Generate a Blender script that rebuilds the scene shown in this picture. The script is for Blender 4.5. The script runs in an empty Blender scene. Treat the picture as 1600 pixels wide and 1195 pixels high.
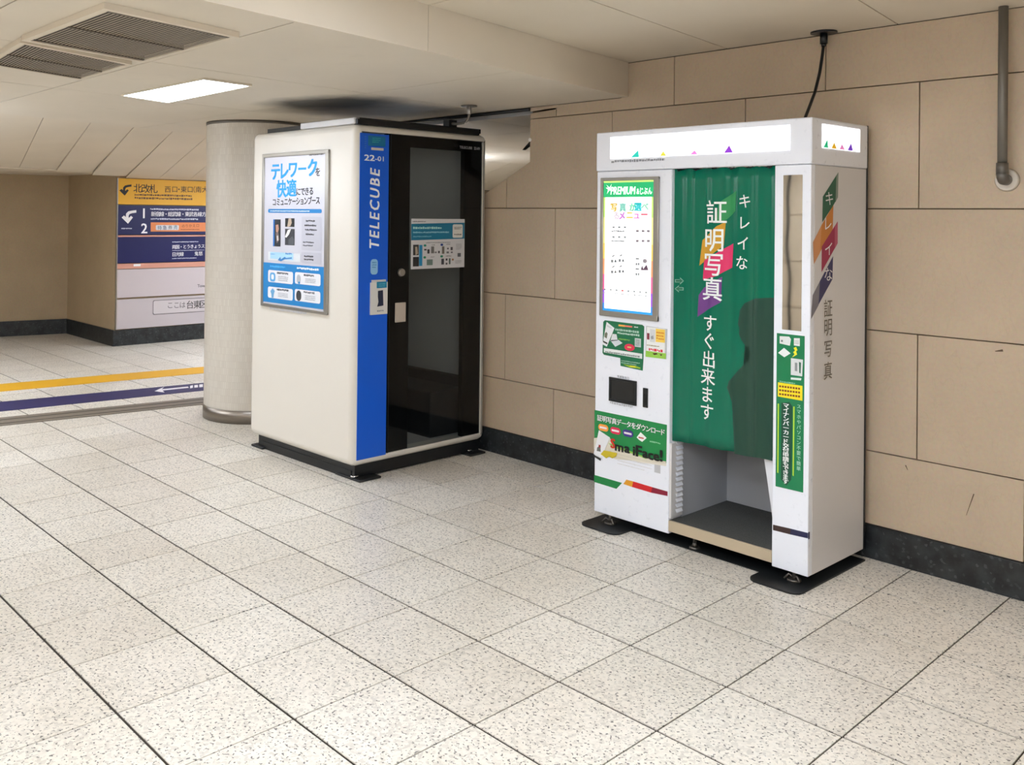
import bpy, bmesh, math, random
from mathutils import Vector, Matrix
from bpy_extras.object_utils import world_to_camera_view
random.seed(7)
scn = bpy.context.scene
col = scn.collection

# ------------------------------------------------------------------ camera
FPX, CX, CY = 1458.62, 719.07, 329.85
YAW, PIT, ROL = map(math.radians, (-47.9308, -0.2868, -0.6070))
CAM = Vector((0.0, -4.384, 1.5832))

def cam2world(v):
    x, y, z = v
    c, s = math.cos(ROL), math.sin(ROL); xr, z2 = x*c + z*s, -x*s + z*c
    c, s = math.cos(PIT), math.sin(PIT); yf, zz = y*c + z2*s, -y*s + z2*c
    c, s = math.cos(YAW), math.sin(YAW)
    return Vector((xr*c + yf*s, -xr*s + yf*c, zz))
R_, F_, U_ = cam2world((1, 0, 0)), cam2world((0, 1, 0)), cam2world((0, 0, 1))
cd = bpy.data.cameras.new('camera'); camera = bpy.data.objects.new('camera', cd); col.objects.link(camera)
cd.sensor_fit = 'HORIZONTAL'; cd.sensor_width = 36.0; cd.lens = FPX*36/1600
cd.shift_x = (800 - CX)/1600; cd.shift_y = (CY - 597.5)/1600
cd.clip_start = 0.05
m = Matrix.Identity(4)
for i in range(3):
    m[i][0], m[i][1], m[i][2], m[i][3] = R_[i], U_[i], -F_[i], CAM[i]
camera.matrix_world = m
scn.camera = camera

# ------------------------------------------------------------------ world, exposure, light strengths
w = bpy.data.worlds.new('world'); scn.world = w; w.use_nodes = True
w.node_tree.nodes['Background'].inputs[0].default_value = (1, .95, .88, 1)
w.node_tree.nodes['Background'].inputs[1].default_value = 0.05
scn.view_settings.view_transform = 'Standard'; scn.view_settings.look = 'None'
scn.view_settings.gamma = 1.0; scn.view_settings.use_curve_mapping = False
scn.view_settings.exposure = 0.50
scn.cycles.max_bounces = 12; scn.cycles.diffuse_bounces = 9
LAMP = 14.5            # emission of the ceiling lamps
LAMP_NEAR = 17.5
SIGN_GLOW = 1.3        # backlit sign boxes
# the camera axes must be valid before world_to_camera_view is used
bpy.context.view_layer.update()

# ------------------------------------------------------------------ materials
def lin(h):
    if isinstance(h, (tuple, list)): return tuple(h[:3])
    h = h.lstrip('#'); o = []
    for i in (0, 2, 4):
        c = int(h[i:i+2], 16)/255
        o.append(c/12.92 if c <= .04045 else ((c + .055)/1.055)**2.4)
    return tuple(o)

class N:
    def __init__(s, name):
        s.m = bpy.data.materials.new(name); s.m.use_nodes = True
        s.t = s.m.node_tree; s.t.nodes.clear()
        s.out = s.t.nodes.new('ShaderNodeOutputMaterial')
        s.b = s.t.nodes.new('ShaderNodeBsdfPrincipled')
        s.t.links.new(s.b.outputs[0], s.out.inputs[0])
    def n(s, typ, **k):
        x = s.t.nodes.new(typ)
        for a, v in k.items():
            if a in x.inputs: x.inputs[a].default_value = v
            else: setattr(x, a, v)
        return x
    def l(s, a, b): s.t.links.new(a, b)
    def ramp(s, fac, stops):
        r = s.t.nodes.new('ShaderNodeValToRGB'); s.l(fac, r.inputs[0])
        e = r.color_ramp.elements
        while len(e) < len(stops): e.new(.5)
        for el, (p, c) in zip(e, stops): el.position = p; el.color = (*c, 1) if len(c) == 3 else c
        return r.outputs[0]
    def mix(s, fac, a, b, mode='MIX'):
        x = s.t.nodes.new('ShaderNodeMix'); x.data_type = 'RGBA'; x.blend_type = mode
        for sock, v in ((x.inputs[0], fac), (x.inputs[6], a), (x.inputs[7], b)):
            if hasattr(v, 'links'): s.l(v, sock)
            else: sock.default_value = (*v, 1) if isinstance(v, tuple) and len(v) == 3 else v
        return x.outputs[2]
    def bump(s, h, strength, dist=.002):
        x = s.n('ShaderNodeBump', Strength=strength, Distance=dist); s.l(h, x.inputs['Height'])
        s.l(x.outputs[0], s.b.inputs['Normal'])
    def co(s, kind='Object', scale=(1, 1, 1)):
        t = s.t.nodes.new('ShaderNodeTexCoord'); mp = s.n('ShaderNodeMapping')
        mp.inputs['Scale'].default_value = scale
        s.l(t.outputs[kind], mp.inputs[0]); return mp.outputs[0]
    def wco(s, scale=(1, 1, 1)):
        g = s.t.nodes.new('ShaderNodeNewGeometry'); mp = s.n('ShaderNodeMapping')
        mp.inputs['Scale'].default_value = scale
        s.l(g.outputs['Position'], mp.inputs[0]); return mp.outputs[0]

_mc = {}
def plain(c, rough=.5, metal=0., emit=0., spec=.5, name=None):
    key = (str(c), rough, metal, emit, spec)
    if key in _mc: return _mc[key]
    k = N(name or 'paint'); L = lin(c)
    k.b.inputs['Base Color'].default_value = (*L, 1)
    k.b.inputs['Metallic'].default_value = metal
    k.b.inputs['Specular IOR Level'].default_value = spec
    no = k.n('ShaderNodeTexNoise', Scale=35.0, Detail=3.0); k.l(k.co(), no.inputs['Vector'])
    k.l(k.mix(.008, (*L, 1), no.outputs['Color'], 'OVERLAY'), k.b.inputs['Base Color'])
    mr = k.n('ShaderNodeMapRange'); k.l(no.outputs[0], mr.inputs[0])
    mr.inputs[3].default_value = max(.02, rough - .02); mr.inputs[4].default_value = min(1, rough + .02)
    k.l(mr.outputs[0], k.b.inputs['Roughness'])
    if emit:
        k.b.inputs['Emission Color'].default_value = (*L, 1); k.b.inputs['Emission Strength'].default_value = emit
    _mc[key] = k.m
    return k.m

def m_floor(name='terrazzo_tile', base='#e5dfd4', tint=.10):
    k = N(name); p = k.wco()
    v = k.n('ShaderNodeTexVoronoi', Scale=95.0); k.l(p, v.inputs['Vector'])
    no = k.n('ShaderNodeTexNoise', Scale=92.0, Detail=1.5); k.l(p, no.inputs['Vector'])
    big = k.n('ShaderNodeTexNoise', Scale=1.7, Detail=4.0); k.l(p, big.inputs['Vector'])
    B = lin(base)
    sp = k.ramp(no.outputs[0], [(.355, (0, 0, 0)), (.38, (1, 1, 1))])
    hsv = k.n('ShaderNodeSeparateColor'); k.l(v.outputs['Color'], hsv.inputs[0])
    chips = k.ramp(hsv.outputs[0], [(0, tuple(x*.80 for x in B)), (.45, B), (.8, tuple(min(1, x*1.07) for x in B)), (1, (.80, .77, .70))])
    c = k.mix(sp, tuple(x*.22 for x in B), chips)
    oi = k.t.nodes.new('ShaderNodeObjectInfo')
    tr = k.ramp(oi.outputs['Random'], [(0, (.90, .885, .87)), (1, (1.0, 1.0, 1.0))])
    c = k.mix(1.0, c, tr, 'MULTIPLY')
    dirt = k.ramp(big.outputs[0], [(.35, (.92, .91, .89)), (.6, (1, 1, 1))])
    c = k.mix(1.0, c, dirt, 'MULTIPLY')
    k.l(c, k.b.inputs['Base Color'])
    k.b.inputs['Roughness'].default_value = .30
    k.b.inputs['Specular IOR Level'].default_value = .38
    return k.m

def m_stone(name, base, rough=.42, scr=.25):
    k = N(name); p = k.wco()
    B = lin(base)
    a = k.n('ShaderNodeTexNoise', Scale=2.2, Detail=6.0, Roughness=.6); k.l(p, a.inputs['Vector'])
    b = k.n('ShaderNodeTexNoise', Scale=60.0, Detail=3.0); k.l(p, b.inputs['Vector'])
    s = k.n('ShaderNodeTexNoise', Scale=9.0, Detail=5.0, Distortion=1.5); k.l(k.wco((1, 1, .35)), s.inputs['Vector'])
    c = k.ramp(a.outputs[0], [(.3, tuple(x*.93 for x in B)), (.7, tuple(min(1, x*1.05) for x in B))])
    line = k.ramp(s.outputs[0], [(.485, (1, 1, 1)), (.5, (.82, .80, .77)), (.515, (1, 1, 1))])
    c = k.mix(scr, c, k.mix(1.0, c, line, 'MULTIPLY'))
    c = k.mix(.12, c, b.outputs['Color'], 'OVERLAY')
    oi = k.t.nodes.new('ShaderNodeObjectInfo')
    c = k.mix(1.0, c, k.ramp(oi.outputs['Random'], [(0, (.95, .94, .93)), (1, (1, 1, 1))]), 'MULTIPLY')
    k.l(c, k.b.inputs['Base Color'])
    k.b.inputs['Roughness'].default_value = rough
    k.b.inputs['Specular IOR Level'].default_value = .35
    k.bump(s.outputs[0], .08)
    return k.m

def m_granite():
    k = N('black_granite'); p = k.wco()
    a = k.n('ShaderNodeTexVoronoi', Scale=90.0); k.l(p, a.inputs['Vector'])
    b = k.n('ShaderNodeTexNoise', Scale=14.0, Detail=6.0); k.l(p, b.inputs['Vector'])
    c = k.ramp(b.outputs[0], [(.35, lin('#16181a')), (.65, lin('#2e3234'))])
    sc = k.n('ShaderNodeSeparateColor'); k.l(a.outputs['Color'], sc.inputs[0])
    f = k.ramp(sc.outputs[0], [(.9, (0, 0, 0)), (1, (.5, .5, .5))])
    k.l(k.mix(f, c, lin('#5a5d5e')), k.b.inputs['Base Color'])
    k.b.inputs['Roughness'].default_value = .4
    return k.m

def m_ceiling(name, base, blotch=False):
    k = N(name); p = k.wco(); B = lin(base)
    a = k.n('ShaderNodeTexNoise', Scale=1.3, Detail=5.0); k.l(p, a.inputs['Vector'])
    c = k.ramp(a.outputs[0], [(.3, tuple(x*.95 for x in B)), (.7, tuple(min(1, x*1.03) for x in B))])
    if blotch:   # dark soft-edged blotch on the panel above the office booth
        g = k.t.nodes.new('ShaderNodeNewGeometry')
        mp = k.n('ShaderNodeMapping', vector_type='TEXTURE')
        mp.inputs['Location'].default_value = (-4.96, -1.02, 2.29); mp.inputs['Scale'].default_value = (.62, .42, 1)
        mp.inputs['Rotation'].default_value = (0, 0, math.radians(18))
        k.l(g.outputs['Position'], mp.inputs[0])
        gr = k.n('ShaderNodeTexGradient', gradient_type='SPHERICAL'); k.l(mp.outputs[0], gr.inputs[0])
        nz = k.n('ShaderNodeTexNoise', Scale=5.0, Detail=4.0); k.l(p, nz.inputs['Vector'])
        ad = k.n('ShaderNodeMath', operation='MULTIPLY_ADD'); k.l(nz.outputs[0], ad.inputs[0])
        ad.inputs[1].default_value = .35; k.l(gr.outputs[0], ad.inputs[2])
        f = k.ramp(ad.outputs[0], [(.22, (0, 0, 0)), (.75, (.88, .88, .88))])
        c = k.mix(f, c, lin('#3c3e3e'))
    k.l(c, k.b.inputs['Base Color'])
    k.b.inputs['Roughness'].default_value = .62
    k.b.inputs['Specular IOR Level'].default_value = .25
    return k.m

def m_mosaic():
    k = N('pillar_mosaic'); t = k.t.nodes.new('ShaderNodeUVMap')
    br = k.n('ShaderNodeTexBrick', Scale=1.0); k.l(t.outputs[0], br.inputs['Vector'])
    br.offset = .5; br.inputs['Brick Width'].default_value = .018; br.inputs['Row Height'].default_value = .052
    br.inputs['Mortar Size'].default_value = .0009; br.inputs['Bias'].default_value = 0
    br.inputs['Color1'].default_value = (*lin('#cfc9be'), 1); br.inputs['Color2'].default_value = (*lin('#c8c1b6'), 1)
    br.inputs['Mortar'].default_value = (*lin('#bfb8ac'), 1)
    k.l(br.outputs[0], k.b.inputs['Base Color']); k.b.inputs['Roughness'].default_value = .38
    k.bump(br.outputs[1], -.25, .001)
    return k.m

def m_glass():
    k = N('smoked_glass')
    tr = k.n('ShaderNodeBsdfTransparent'); tr.inputs[0].default_value = (.80, .81, .80, 1)
    gl = k.n('ShaderNodeBsdfGlossy', Roughness=.02); gl.inputs[0].default_value = (1, 1, 1, 1)
    fr = k.n('ShaderNodeFresnel', IOR=1.22)
    mx = k.n('ShaderNodeMixShader'); k.l(fr.outputs[0], mx.inputs[0]); k.l(tr.outputs[0], mx.inputs[1]); k.l(gl.outputs[0], mx.inputs[2])
    k.l(mx.outputs[0], k.out.inputs[0])
    return k.m

def m_carpet():
    k = N('grey_carpet'); no = k.n('ShaderNodeTexNoise', Scale=420.0, Detail=2.0); k.l(k.wco(), no.inputs['Vector'])
    k.l(k.ramp(no.outputs[0], [(.3, lin('#3a3b3a')), (.7, lin('#5c5c58'))]), k.b.inputs['Base Color'])
    k.b.inputs['Roughness'].default_value = .95; k.bump(no.outputs[0], .4, .002)
    return k.m

def m_brushed(name, c, rough=.35):
    k = N(name); no = k.n('ShaderNodeTexNoise', Scale=40.0, Detail=4.0); k.l(k.wco((.15, .15, 6)), no.inputs['Vector'])
    L = lin(c)
    k.l(k.ramp(no.outputs[0], [(.3, tuple(x*.85 for x in L)), (.7, L)]), k.b.inputs['Base Color'])
    k.b.inputs['Metallic'].default_value = .85; k.b.inputs['Roughness'].default_value = rough
    return k.m

M_FLOOR = m_floor(); M_GROUT = plain('#332b22', .9, name='grout')
M_WALL = m_stone('sandstone_panel', '#beac95'); M_JOINT = plain('#75654f', .9, name='joint')
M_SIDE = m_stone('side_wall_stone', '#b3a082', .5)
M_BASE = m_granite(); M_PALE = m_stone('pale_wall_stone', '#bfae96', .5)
M_CEIL = m_ceiling('ceiling_panel', '#d6ccbb'); M_SOFF = m_ceiling('soffit_panel', '#d4cbbb', True)
M_GAP = plain('#6a5f50', .9, name='panel_gap')
M_MOSAIC = m_mosaic(); M_STEEL = m_brushed('brushed_steel', '#8f867c'); M_STEEL_D = m_brushed('dull_steel', '#77716a', .45)
M_WHITE = plain('#e6e9f1', .28, name='white_panel'); M_CREAM = plain('#dfdad0', .32, name='cream_shell')
M_SIDEW = plain('#d3d1d1', .35, name='side_panel_white')
M_GREY = plain('#a9abb0', .5, name='grey_liner'); M_BLACK = plain('#0d1012', .35, name='black_trim')
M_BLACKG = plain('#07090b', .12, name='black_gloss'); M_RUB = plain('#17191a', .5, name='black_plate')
M_CARPET = m_carpet(); M_GLASS = m_glass(); M_CHROME = plain('#c9c9c9', .15, metal=1., name='chrome')
M_ALU = plain('#a8a49c', .35, metal=.8, name='aluminium'); M_PIPE = plain('#77736c', .42, metal=.5, name='grey_pipe')
M_LAMP = plain('#e3edfc', .5, emit=LAMP, name='lamp_diffuser'); M_LAMP2 = plain('#e3edfc', .5, emit=LAMP_NEAR, name='lamp_diffuser_near')
M_LAMPP = plain('#e3edfc', .5, emit=19.0, name='fill_diffuser_passage')  # glow of the panels added for the left side and passage
M_SIGNW = plain('#ffffff', .3, emit=SIGN_GLOW, name='sign_glow')
M_DARKV = plain('#2a251f', .8, name='vent_dark'); M_SLATD = plain('#5d5345', .5, name='vent_bar'); M_SLAT = plain('#9a8f80', .5, name='vent_slat')
k = N('mirror'); k.b.inputs['Base Color'].default_value = (.86, .87, .87, 1); k.b.inputs['Metallic'].default_value = 1; k.b.inputs['Roughness'].default_value = .03
M_MIRROR = k.m

# ------------------------------------------------------------------ builders
def thing(name, label, cat, loc=(0, 0, 0), rz=0, group=None):
    o = bpy.data.objects.new(name, None); col.objects.link(o)
    o.empty_display_size = .1
    o.location = loc; o.rotation_euler = (0, 0, rz); o['label'] = label; o['category'] = cat
    if group: o['group'] = group
    return o
def tag(o, label, cat, group=None):
    o['label'] = label; o['category'] = cat
    if group: o['group'] = group
    return o
def structure(o, label=None):
    o['kind'] = 'structure'
    if label: o['label'] = label
    return o

class B:
    """collects shapes in the local frame of a thing and links them as ONE mesh object"""
    def __init__(s): s.bm = bmesh.new()
    def box(s, a, b, mat=0, bev=0, seg=2):
        x0, y0, z0 = a; x1, y1, z1 = b
        vs = [s.bm.verts.new(p) for p in ((x0,y0,z0),(x1,y0,z0),(x1,y1,z0),(x0,y1,z0),(x0,y0,z1),(x1,y0,z1),(x1,y1,z1),(x0,y1,z1))]
        fs = [s.bm.faces.new([vs[i] for i in q]) for q in ((0,3,2,1),(4,5,6,7),(0,1,5,4),(1,2,6,5),(2,3,7,6),(3,0,4,7))]
        for f in fs: f.material_index = mat
        if bev:
            es = list({e for f in fs for e in f.edges})
            r = bmesh.ops.bevel(s.bm, geom=es, offset=bev, segments=seg, affect='EDGES', profile=.5)
            for f in r['faces']: f.material_index = mat; f.smooth = True
        return s
    def prism(s, poly, axis, a, b, mat=0):
        """closed polygon (two coordinates other than axis, in x,y,z order) extruded along axis from a to b"""
        def P(p, t):
            q = list(p); q.insert('xyz'.index(axis), t); return q
        v0 = [s.bm.verts.new(P(p, a)) for p in poly]; v1 = [s.bm.verts.new(P(p, b)) for p in poly]
        n = len(poly); fs = [s.bm.faces.new(v0), s.bm.faces.new(v1[::-1])]
        for i in range(n): fs.append(s.bm.faces.new((v0[i], v1[i], v1[(i+1) % n], v0[(i+1) % n])))
        bmesh.ops.recalc_face_normals(s.bm, faces=fs)
        for f in fs: f.material_index = mat
        return s
    def tube(s, pts, r, n=12, mat=0, cap=True):
        pts = [Vector(p) for p in pts]; rings = []
        rr = r if isinstance(r, (list, tuple)) else [r]*len(pts)
        up = None
        for i, p in enumerate(pts):
            d = (pts[min(i+1, len(pts)-1)] - pts[max(i-1, 0)]).normalized()
            a = up if up and abs(up.dot(d)) < .95 else (Vector((0, 0, 1)) if abs(d.z) < .9 else Vector((1, 0, 0)))
            u = d.cross(a).normalized(); v = d.cross(u); up = a
            rings.append([s.bm.verts.new(p + rr[i]*(math.cos(t)*u + math.sin(t)*v)) for t in [2*math.pi*j/n for j in range(n)]])
        fs = []
        for A, Bq in zip(rings, rings[1:]):
            for j in range(n):
                f = s.bm.faces.new((A[j], A[(j+1) % n], Bq[(j+1) % n], Bq[j])); f.smooth = True; fs.append(f)
        if cap: fs += [s.bm.faces.new(rings[0]), s.bm.faces.new(rings[-1])]
        bmesh.ops.recalc_face_normals(s.bm, faces=fs)
        for f in fs: f.material_index = mat
        return s
    def cyl(s, c, r, h, n=24, mat=0, r2=None):
        return s.tube([c, (c[0], c[1], c[2]+h)], [r, r if r2 is None else r2], n, mat)
    def quad(s, pts, mat=0):
        f = s.bm.faces.new([s.bm.verts.new(p) for p in pts]); f.material_index = mat; return s
    def slab(s, pts, d, mat=0):
        """quad/polygon given by its corners, thickened by vector d"""
        d = Vector(d); v0 = [s.bm.verts.new(p) for p in pts]; v1 = [s.bm.verts.new(Vector(p)+d) for p in pts]; n = len(pts)
        fs = [s.bm.faces.new(v0), s.bm.faces.new(v1[::-1])]
        for i in range(n): fs.append(s.bm.faces.new((v0[i], v1[i], v1[(i+1) % n], v0[(i+1) % n])))
        bmesh.ops.recalc_face_normals(s.bm, faces=fs)
        for f in fs: f.material_index = mat
        return s
    def build(s, name, mats, parent=None, origin=None):
        """parts keep the local frame of their thing; the object's own origin goes to the middle of its foot"""
        me = bpy.data.meshes.new(name)
        co = [v.co for v in s.bm.verts]
        lo = Vector([min(c[i] for c in co) for i in range(3)]); hi = Vector([max(c[i] for c in co) for i in range(3)])
        o0 = Vector(origin) if origin is not None else Vector(((lo.x+hi.x)/2, (lo.y+hi.y)/2, lo.z))
        bmesh.ops.translate(s.bm, verts=s.bm.verts, vec=-o0)
        s.bm.to_mesh(me); s.bm.free()
        for mt in (mats if isinstance(mats, (list, tuple)) else [mats]): me.materials.append(mt)
        o = bpy.data.objects.new(name, me); col.objects.link(o)
        o['o0'] = list(o0)
        if parent is not None:
            o.parent = parent
            base = Vector(parent.get('o0', (0, 0, 0))) if parent.type == 'MESH' else Vector()
            o.location = o0 - base
        else: o.location = o0
        return o

# ------------------------------------------------------------------ faces with measured corners, flat print
def homog(src, dst):
    A = []
    for (x, y), (u, v) in zip(src, dst):
        A.append([x, y, 1, 0, 0, 0, -u*x, -u*y, u]); A.append([0, 0, 0, x, y, 1, -v*x, -v*y, v])
    n = 8
    for i in range(n):
        p = max(range(i, n), key=lambda r: abs(A[r][i])); A[i], A[p] = A[p], A[i]
        for r in range(n):
            if r != i:
                f = A[r][i]/A[i][i]
                for c in range(i, 9): A[r][c] -= f*A[i][c]
    h = [A[i][8]/A[i][i] for i in range(8)]
    def f(x, y):
        d = h[6]*x + h[7]*y + 1
        return ((h[0]*x + h[1]*y + h[2])/d, (h[3]*x + h[4]*y + h[5])/d)
    return f

class Face:
    """a flat face of a thing: (s across, t up) measured from the photograph's corners"""
    def __init__(s, px, w, z0, z1, to3d): 
        s.h = homog(px, [(0, z1), (w, z1), (w, z0), (0, z0)]); s.to3d = to3d
    def st(s, u, v): return s.h(u, v)
    def p(s, u, v, off=0.): return s.to3d(*s.h(u, v), off)

_tx = {}
def copies(bold):
    d = bold*.75
    return [(0, 0)] if not bold else [(-d, -d*.6), (d, -d*.6), (-d, d*.6), (d, d*.6), (0, 0)]
def glyphs(txt, shear=0.):
    key = (txt, shear)
    if key not in _tx:
        cu = bpy.data.curves.new('t', 'FONT'); cu.body = txt; cu.shear = shear; cu.resolution_u = 2; cu.space_character = 1.28 if txt == 'TELECUBE' else 1.0
        ob = bpy.data.objects.new('t', cu); col.objects.link(ob)
        bpy.context.view_layer.update()
        me = bpy.data.meshes.new_from_object(ob.evaluated_get(bpy.context.evaluated_depsgraph_get()))
        vs = [(v.co.x, v.co.y) for v in me.vertices]; fs = [tuple(p.vertices) for p in me.polygons]
        bpy.data.objects.remove(ob); bpy.data.curves.remove(cu); bpy.data.meshes.remove(me)
        _tx[key] = (vs, fs)
    return _tx[key]

class Print:
    def __init__(s, face, cuts=None): s.f = face; s.items = []; s.cuts = cuts
    def box(s, u0, v0, u1, v1):
        (a, t1), (b, t0) = s.f.st(u0, v0), s.f.st(u1, v1)
        tl = s.f.st(u0, v1)[1]
        if t1 - t0 < .5*(t1 - tl): t0 = tl
        return a, b, t0, t1
    def add(s, vs, fs, c, layer, emit=0.): s.items.append((vs, fs, c, layer, emit))
    def poly(s, px, c, layer=1, emit=0.):
        vs = [s.f.st(*p) for p in px]; s.add(vs, [tuple(range(len(vs)))], c, layer, emit)
    def rect(s, u0, v0, u1, v1, c, layer=1, r=0., emit=0., seg=5):
        """rectangle squared up with the face from two opposite pixel corners; r = corner radius in metres"""
        a, b, t0, t1 = s.box(u0, v0, u1, v1)
        s.strect(a, t0, b, t1, c, layer, r, emit, seg)
    def strect(s, a, t0, b, t1, c, layer=1, r=0., emit=0., seg=5):
        if not r: vs = [(a, t0), (b, t0), (b, t1), (a, t1)]
        else:
            r = min(r, abs(b-a)/2, abs(t1-t0)/2); vs = []
            for cx, cy, a0 in ((b-r, t0+r, -90), (b-r, t1-r, 0), (a+r, t1-r, 90), (a+r, t0+r, 180)):
                for i in range(seg+1):
                    q = math.radians(a0 + 90*i/seg); vs.append((cx + r*math.cos(q), cy + r*math.sin(q)))
        s.add(vs, [tuple(range(len(vs)))], c, layer, emit)
    def text(s, txt, u0, v0, u1, v1, c, layer=2, bold=.0, shear=0., emit=0., rot=False):
        """text fitted into the box from pixel corner (u0,v0) top left to (u1,v1) bottom right, square with the face"""
        a, b, t0, t1 = s.box(u0, v0, u1, v1)
        vs, fs = glyphs(txt, shear)
        x0 = min(v[0] for v in vs); x1 = max(v[0] for v in vs); y0 = min(v[1] for v in vs); y1 = max(v[1] for v in vs)
        for ox, oy in copies(bold):
            out = []
            for x, y in vs:
                p, q = (x+ox-x0)/(x1-x0), (y+oy-y0)/(y1-y0)
                if rot: p, q = 1-q, p
                out.append((a + p*(b-a), t0 + q*(t1-t0)))
            s.add(out, fs, c, layer, emit)
    def char(s, ch, u, v, size, c, layer=2, bold=.0, emit=0., sx=1., shear=0., skew=0.):
        """one glyph, em square of `size` metres centred on pixel (u,v)"""
        ref, _ = glyphs('国'); rx0 = min(p[0] for p in ref); rx1 = max(p[0] for p in ref); ry0 = min(p[1] for p in ref); ry1 = max(p[1] for p in ref)
        k_ = size/(ry1-ry0)*.95; vs, fs = glyphs(ch, shear)
        gx = (min(p[0] for p in vs) + max(p[0] for p in vs))/2
        cs, ct = s.f.st(u, v); my = (ry0+ry1)/2
        for ox, oy in copies(bold):
            out = []
            for x, y in vs:
                xx, yy = (x+ox-gx)*k_*sx, (y+oy-my)*k_
                out.append((cs + xx, ct + yy + skew*xx))
            s.add(out, fs, c, layer, emit)
    def dashes(s, u0, v0, u1, v1, rows, c, layer=2, fill=.6, emit=0., wmin=.4, seed=0):
        """lines of print too small to read: runs of short marks"""
        rnd = random.Random(seed + int(u0*7+v0))
        a, b, t0, t1 = s.box(u0, v0, u1, v1)
        rh = (t1-t0)/rows
        vs, fs = [], []
        for i in range(rows):
            x = a; h = rh*fill; yb = t1 - (i+.5)*rh - h/2
            end = b - (b-a)*rnd.random()*(.3 if i == rows-1 else .08)
            while x < end:
                wd = h*(wmin + rnd.random()*1.0); k_ = h*(.6 + .4*rnd.random()); dy = (h-k_)*rnd.random()
                n = len(vs); x2 = min(end, x+wd)
                vs += [(x, yb+dy), (x2, yb+dy), (x2, yb+dy+k_), (x, yb+dy+k_)]; fs.append((n, n+1, n+2, n+3))
                x += wd + h*.22
        s.add(vs, fs, c, layer, emit)
    def build(s, name, parent, base=.0006, rough=.45):
        bm = bmesh.new(); mats = []
        for idx, (vs, fs, c, layer, emit) in enumerate(s.items):
            mt = plain(c, rough, emit=emit, name='print_ink')
            if mt not in mats: mats.append(mt)
            mi = mats.index(mt); t = bmesh.new()
            V = [t.verts.new((x, y, 0)) for x, y in vs]
            for f in fs:
                try: t.faces.new([V[i] for i in f])
                except ValueError: pass
            if s.cuts:
                xs = [v[0] for v in vs]; x0, x1 = min(xs), max(xs)
                bmesh.ops.triangulate(t, faces=t.faces[:])
                for q in s.cuts:
                    if x0 < q < x1:
                        bmesh.ops.bisect_plane(t, geom=t.verts[:]+t.edges[:]+t.faces[:], plane_co=(q, 0, 0), plane_no=(1, 0, 0))
            off = base + .0008*(layer-1) + 8e-6*idx
            mp = {}
            for v in t.verts: mp[v] = bm.verts.new(s.f.to3d(v.co.x, v.co.y, off))
            for f in t.faces:
                try: g = bm.faces.new([mp[v] for v in f.verts])
                except ValueError: continue
                g.material_index = mi
            t.free()
        # all print faces outwards
        n = Vector(s.f.to3d(.3, .3, 1.)) - Vector(s.f.to3d(.3, .3, 0.))
        bm.normal_update()
        for f in bm.faces:
            if f.normal.dot(n) < 0: f.normal_flip()
        b = B(); b.bm.free(); b.bm = bm
        return b.build(name, mats, parent)

# ================================================================== SETTING
ZC, ZS = 2.489, 2.29            # ceiling over the hall, lower soffit on the left
M_JMETAL = plain('#7f766b', .45, metal=.2, name='joint_metal')
# ---- floor: grout bed, tiles (parts), guide stripes
fl = B(); fl.box((-14.2, -8, -.06), (4.2, 9.2, -.004)); floor = structure(fl.build('floor', M_GROUT, origin=(0, 0, 0)), 'pale speckled terrazzo tile floor of the station passage')
O = Vector((-3.324, -2.792)); EX = Vector((.4027, .0007)); EY = Vector((-.0076, .4030))
tm = B(); g = .006; gy = .010
tm.slab([(g/2, gy/2, 0), (EX.x-g/2, EX.y+gy/2, 0), (EX.x+EY.x-g/2, EX.y+EY.y-gy/2, 0), (EY.x+g/2, EY.y-gy/2, 0)], (0, 0, -.012))
tile0 = tm.build('tile', M_FLOOR, floor, origin=(0, 0, 0)); tmesh = tile0.data
cand = []
for i in range(-28, 20):
    for j in range(-14, 30):
        p = O + EX*i + EY*j; c = p + EX*.5 + EY*.5
        if c.x < -13.9 or c.x > 3.9 or c.y < -7.8 or c.y > 9: continue
        if c.y > -.02 and c.x > -6.0: continue
        if -7.75 < c.x < -7.3 and False: continue
        v = world_to_camera_view(scn, camera, Vector((c.x, c.y, 0)))
        vis = v.z > 0 and -.06 < v.x < 1.06 and -.12 < v.y < 1.0
        if vis and c.y > 0 and c.x > -9: vis = False
        cand.append((0 if vis else 1, (Vector((c.x, c.y, 0)) - CAM).length, p))
cand.sort(key=lambda t: t[:2])
near, rest = cand[:292], cand[292:]
first = True
for vis, d, p in near:
    o = tile0 if first else tile0.copy()
    if not first: col.objects.link(o)
    o.parent = floor; first = False
    o.location = (p.x, p.y, random.uniform(-.0006, .0002))
rb = B()
for vis, d, p in rest:
    q = [(p.x+g/2, p.y+gy/2), (p.x+EX.x-g/2, p.y+EX.y+gy/2), (p.x+EX.x+EY.x-g/2, p.y+EX.y+EY.y-gy/2), (p.x+EY.x+g/2, p.y+EY.y-gy/2)]
    rb.slab([(*t, 0) for t in q], (0, 0, -.012))
o = rb.build('distant_tiles', M_FLOOR, floor); o['kind'] = 'stuff'
def stripe(name, p, mat, label, h=.0015):
    b = B(); b.slab([(*q, h) for q in p], (0, 0, -.003 if h < .002 else -h)); o = b.build(name, mat, floor); o['label'] = label; return o
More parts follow.
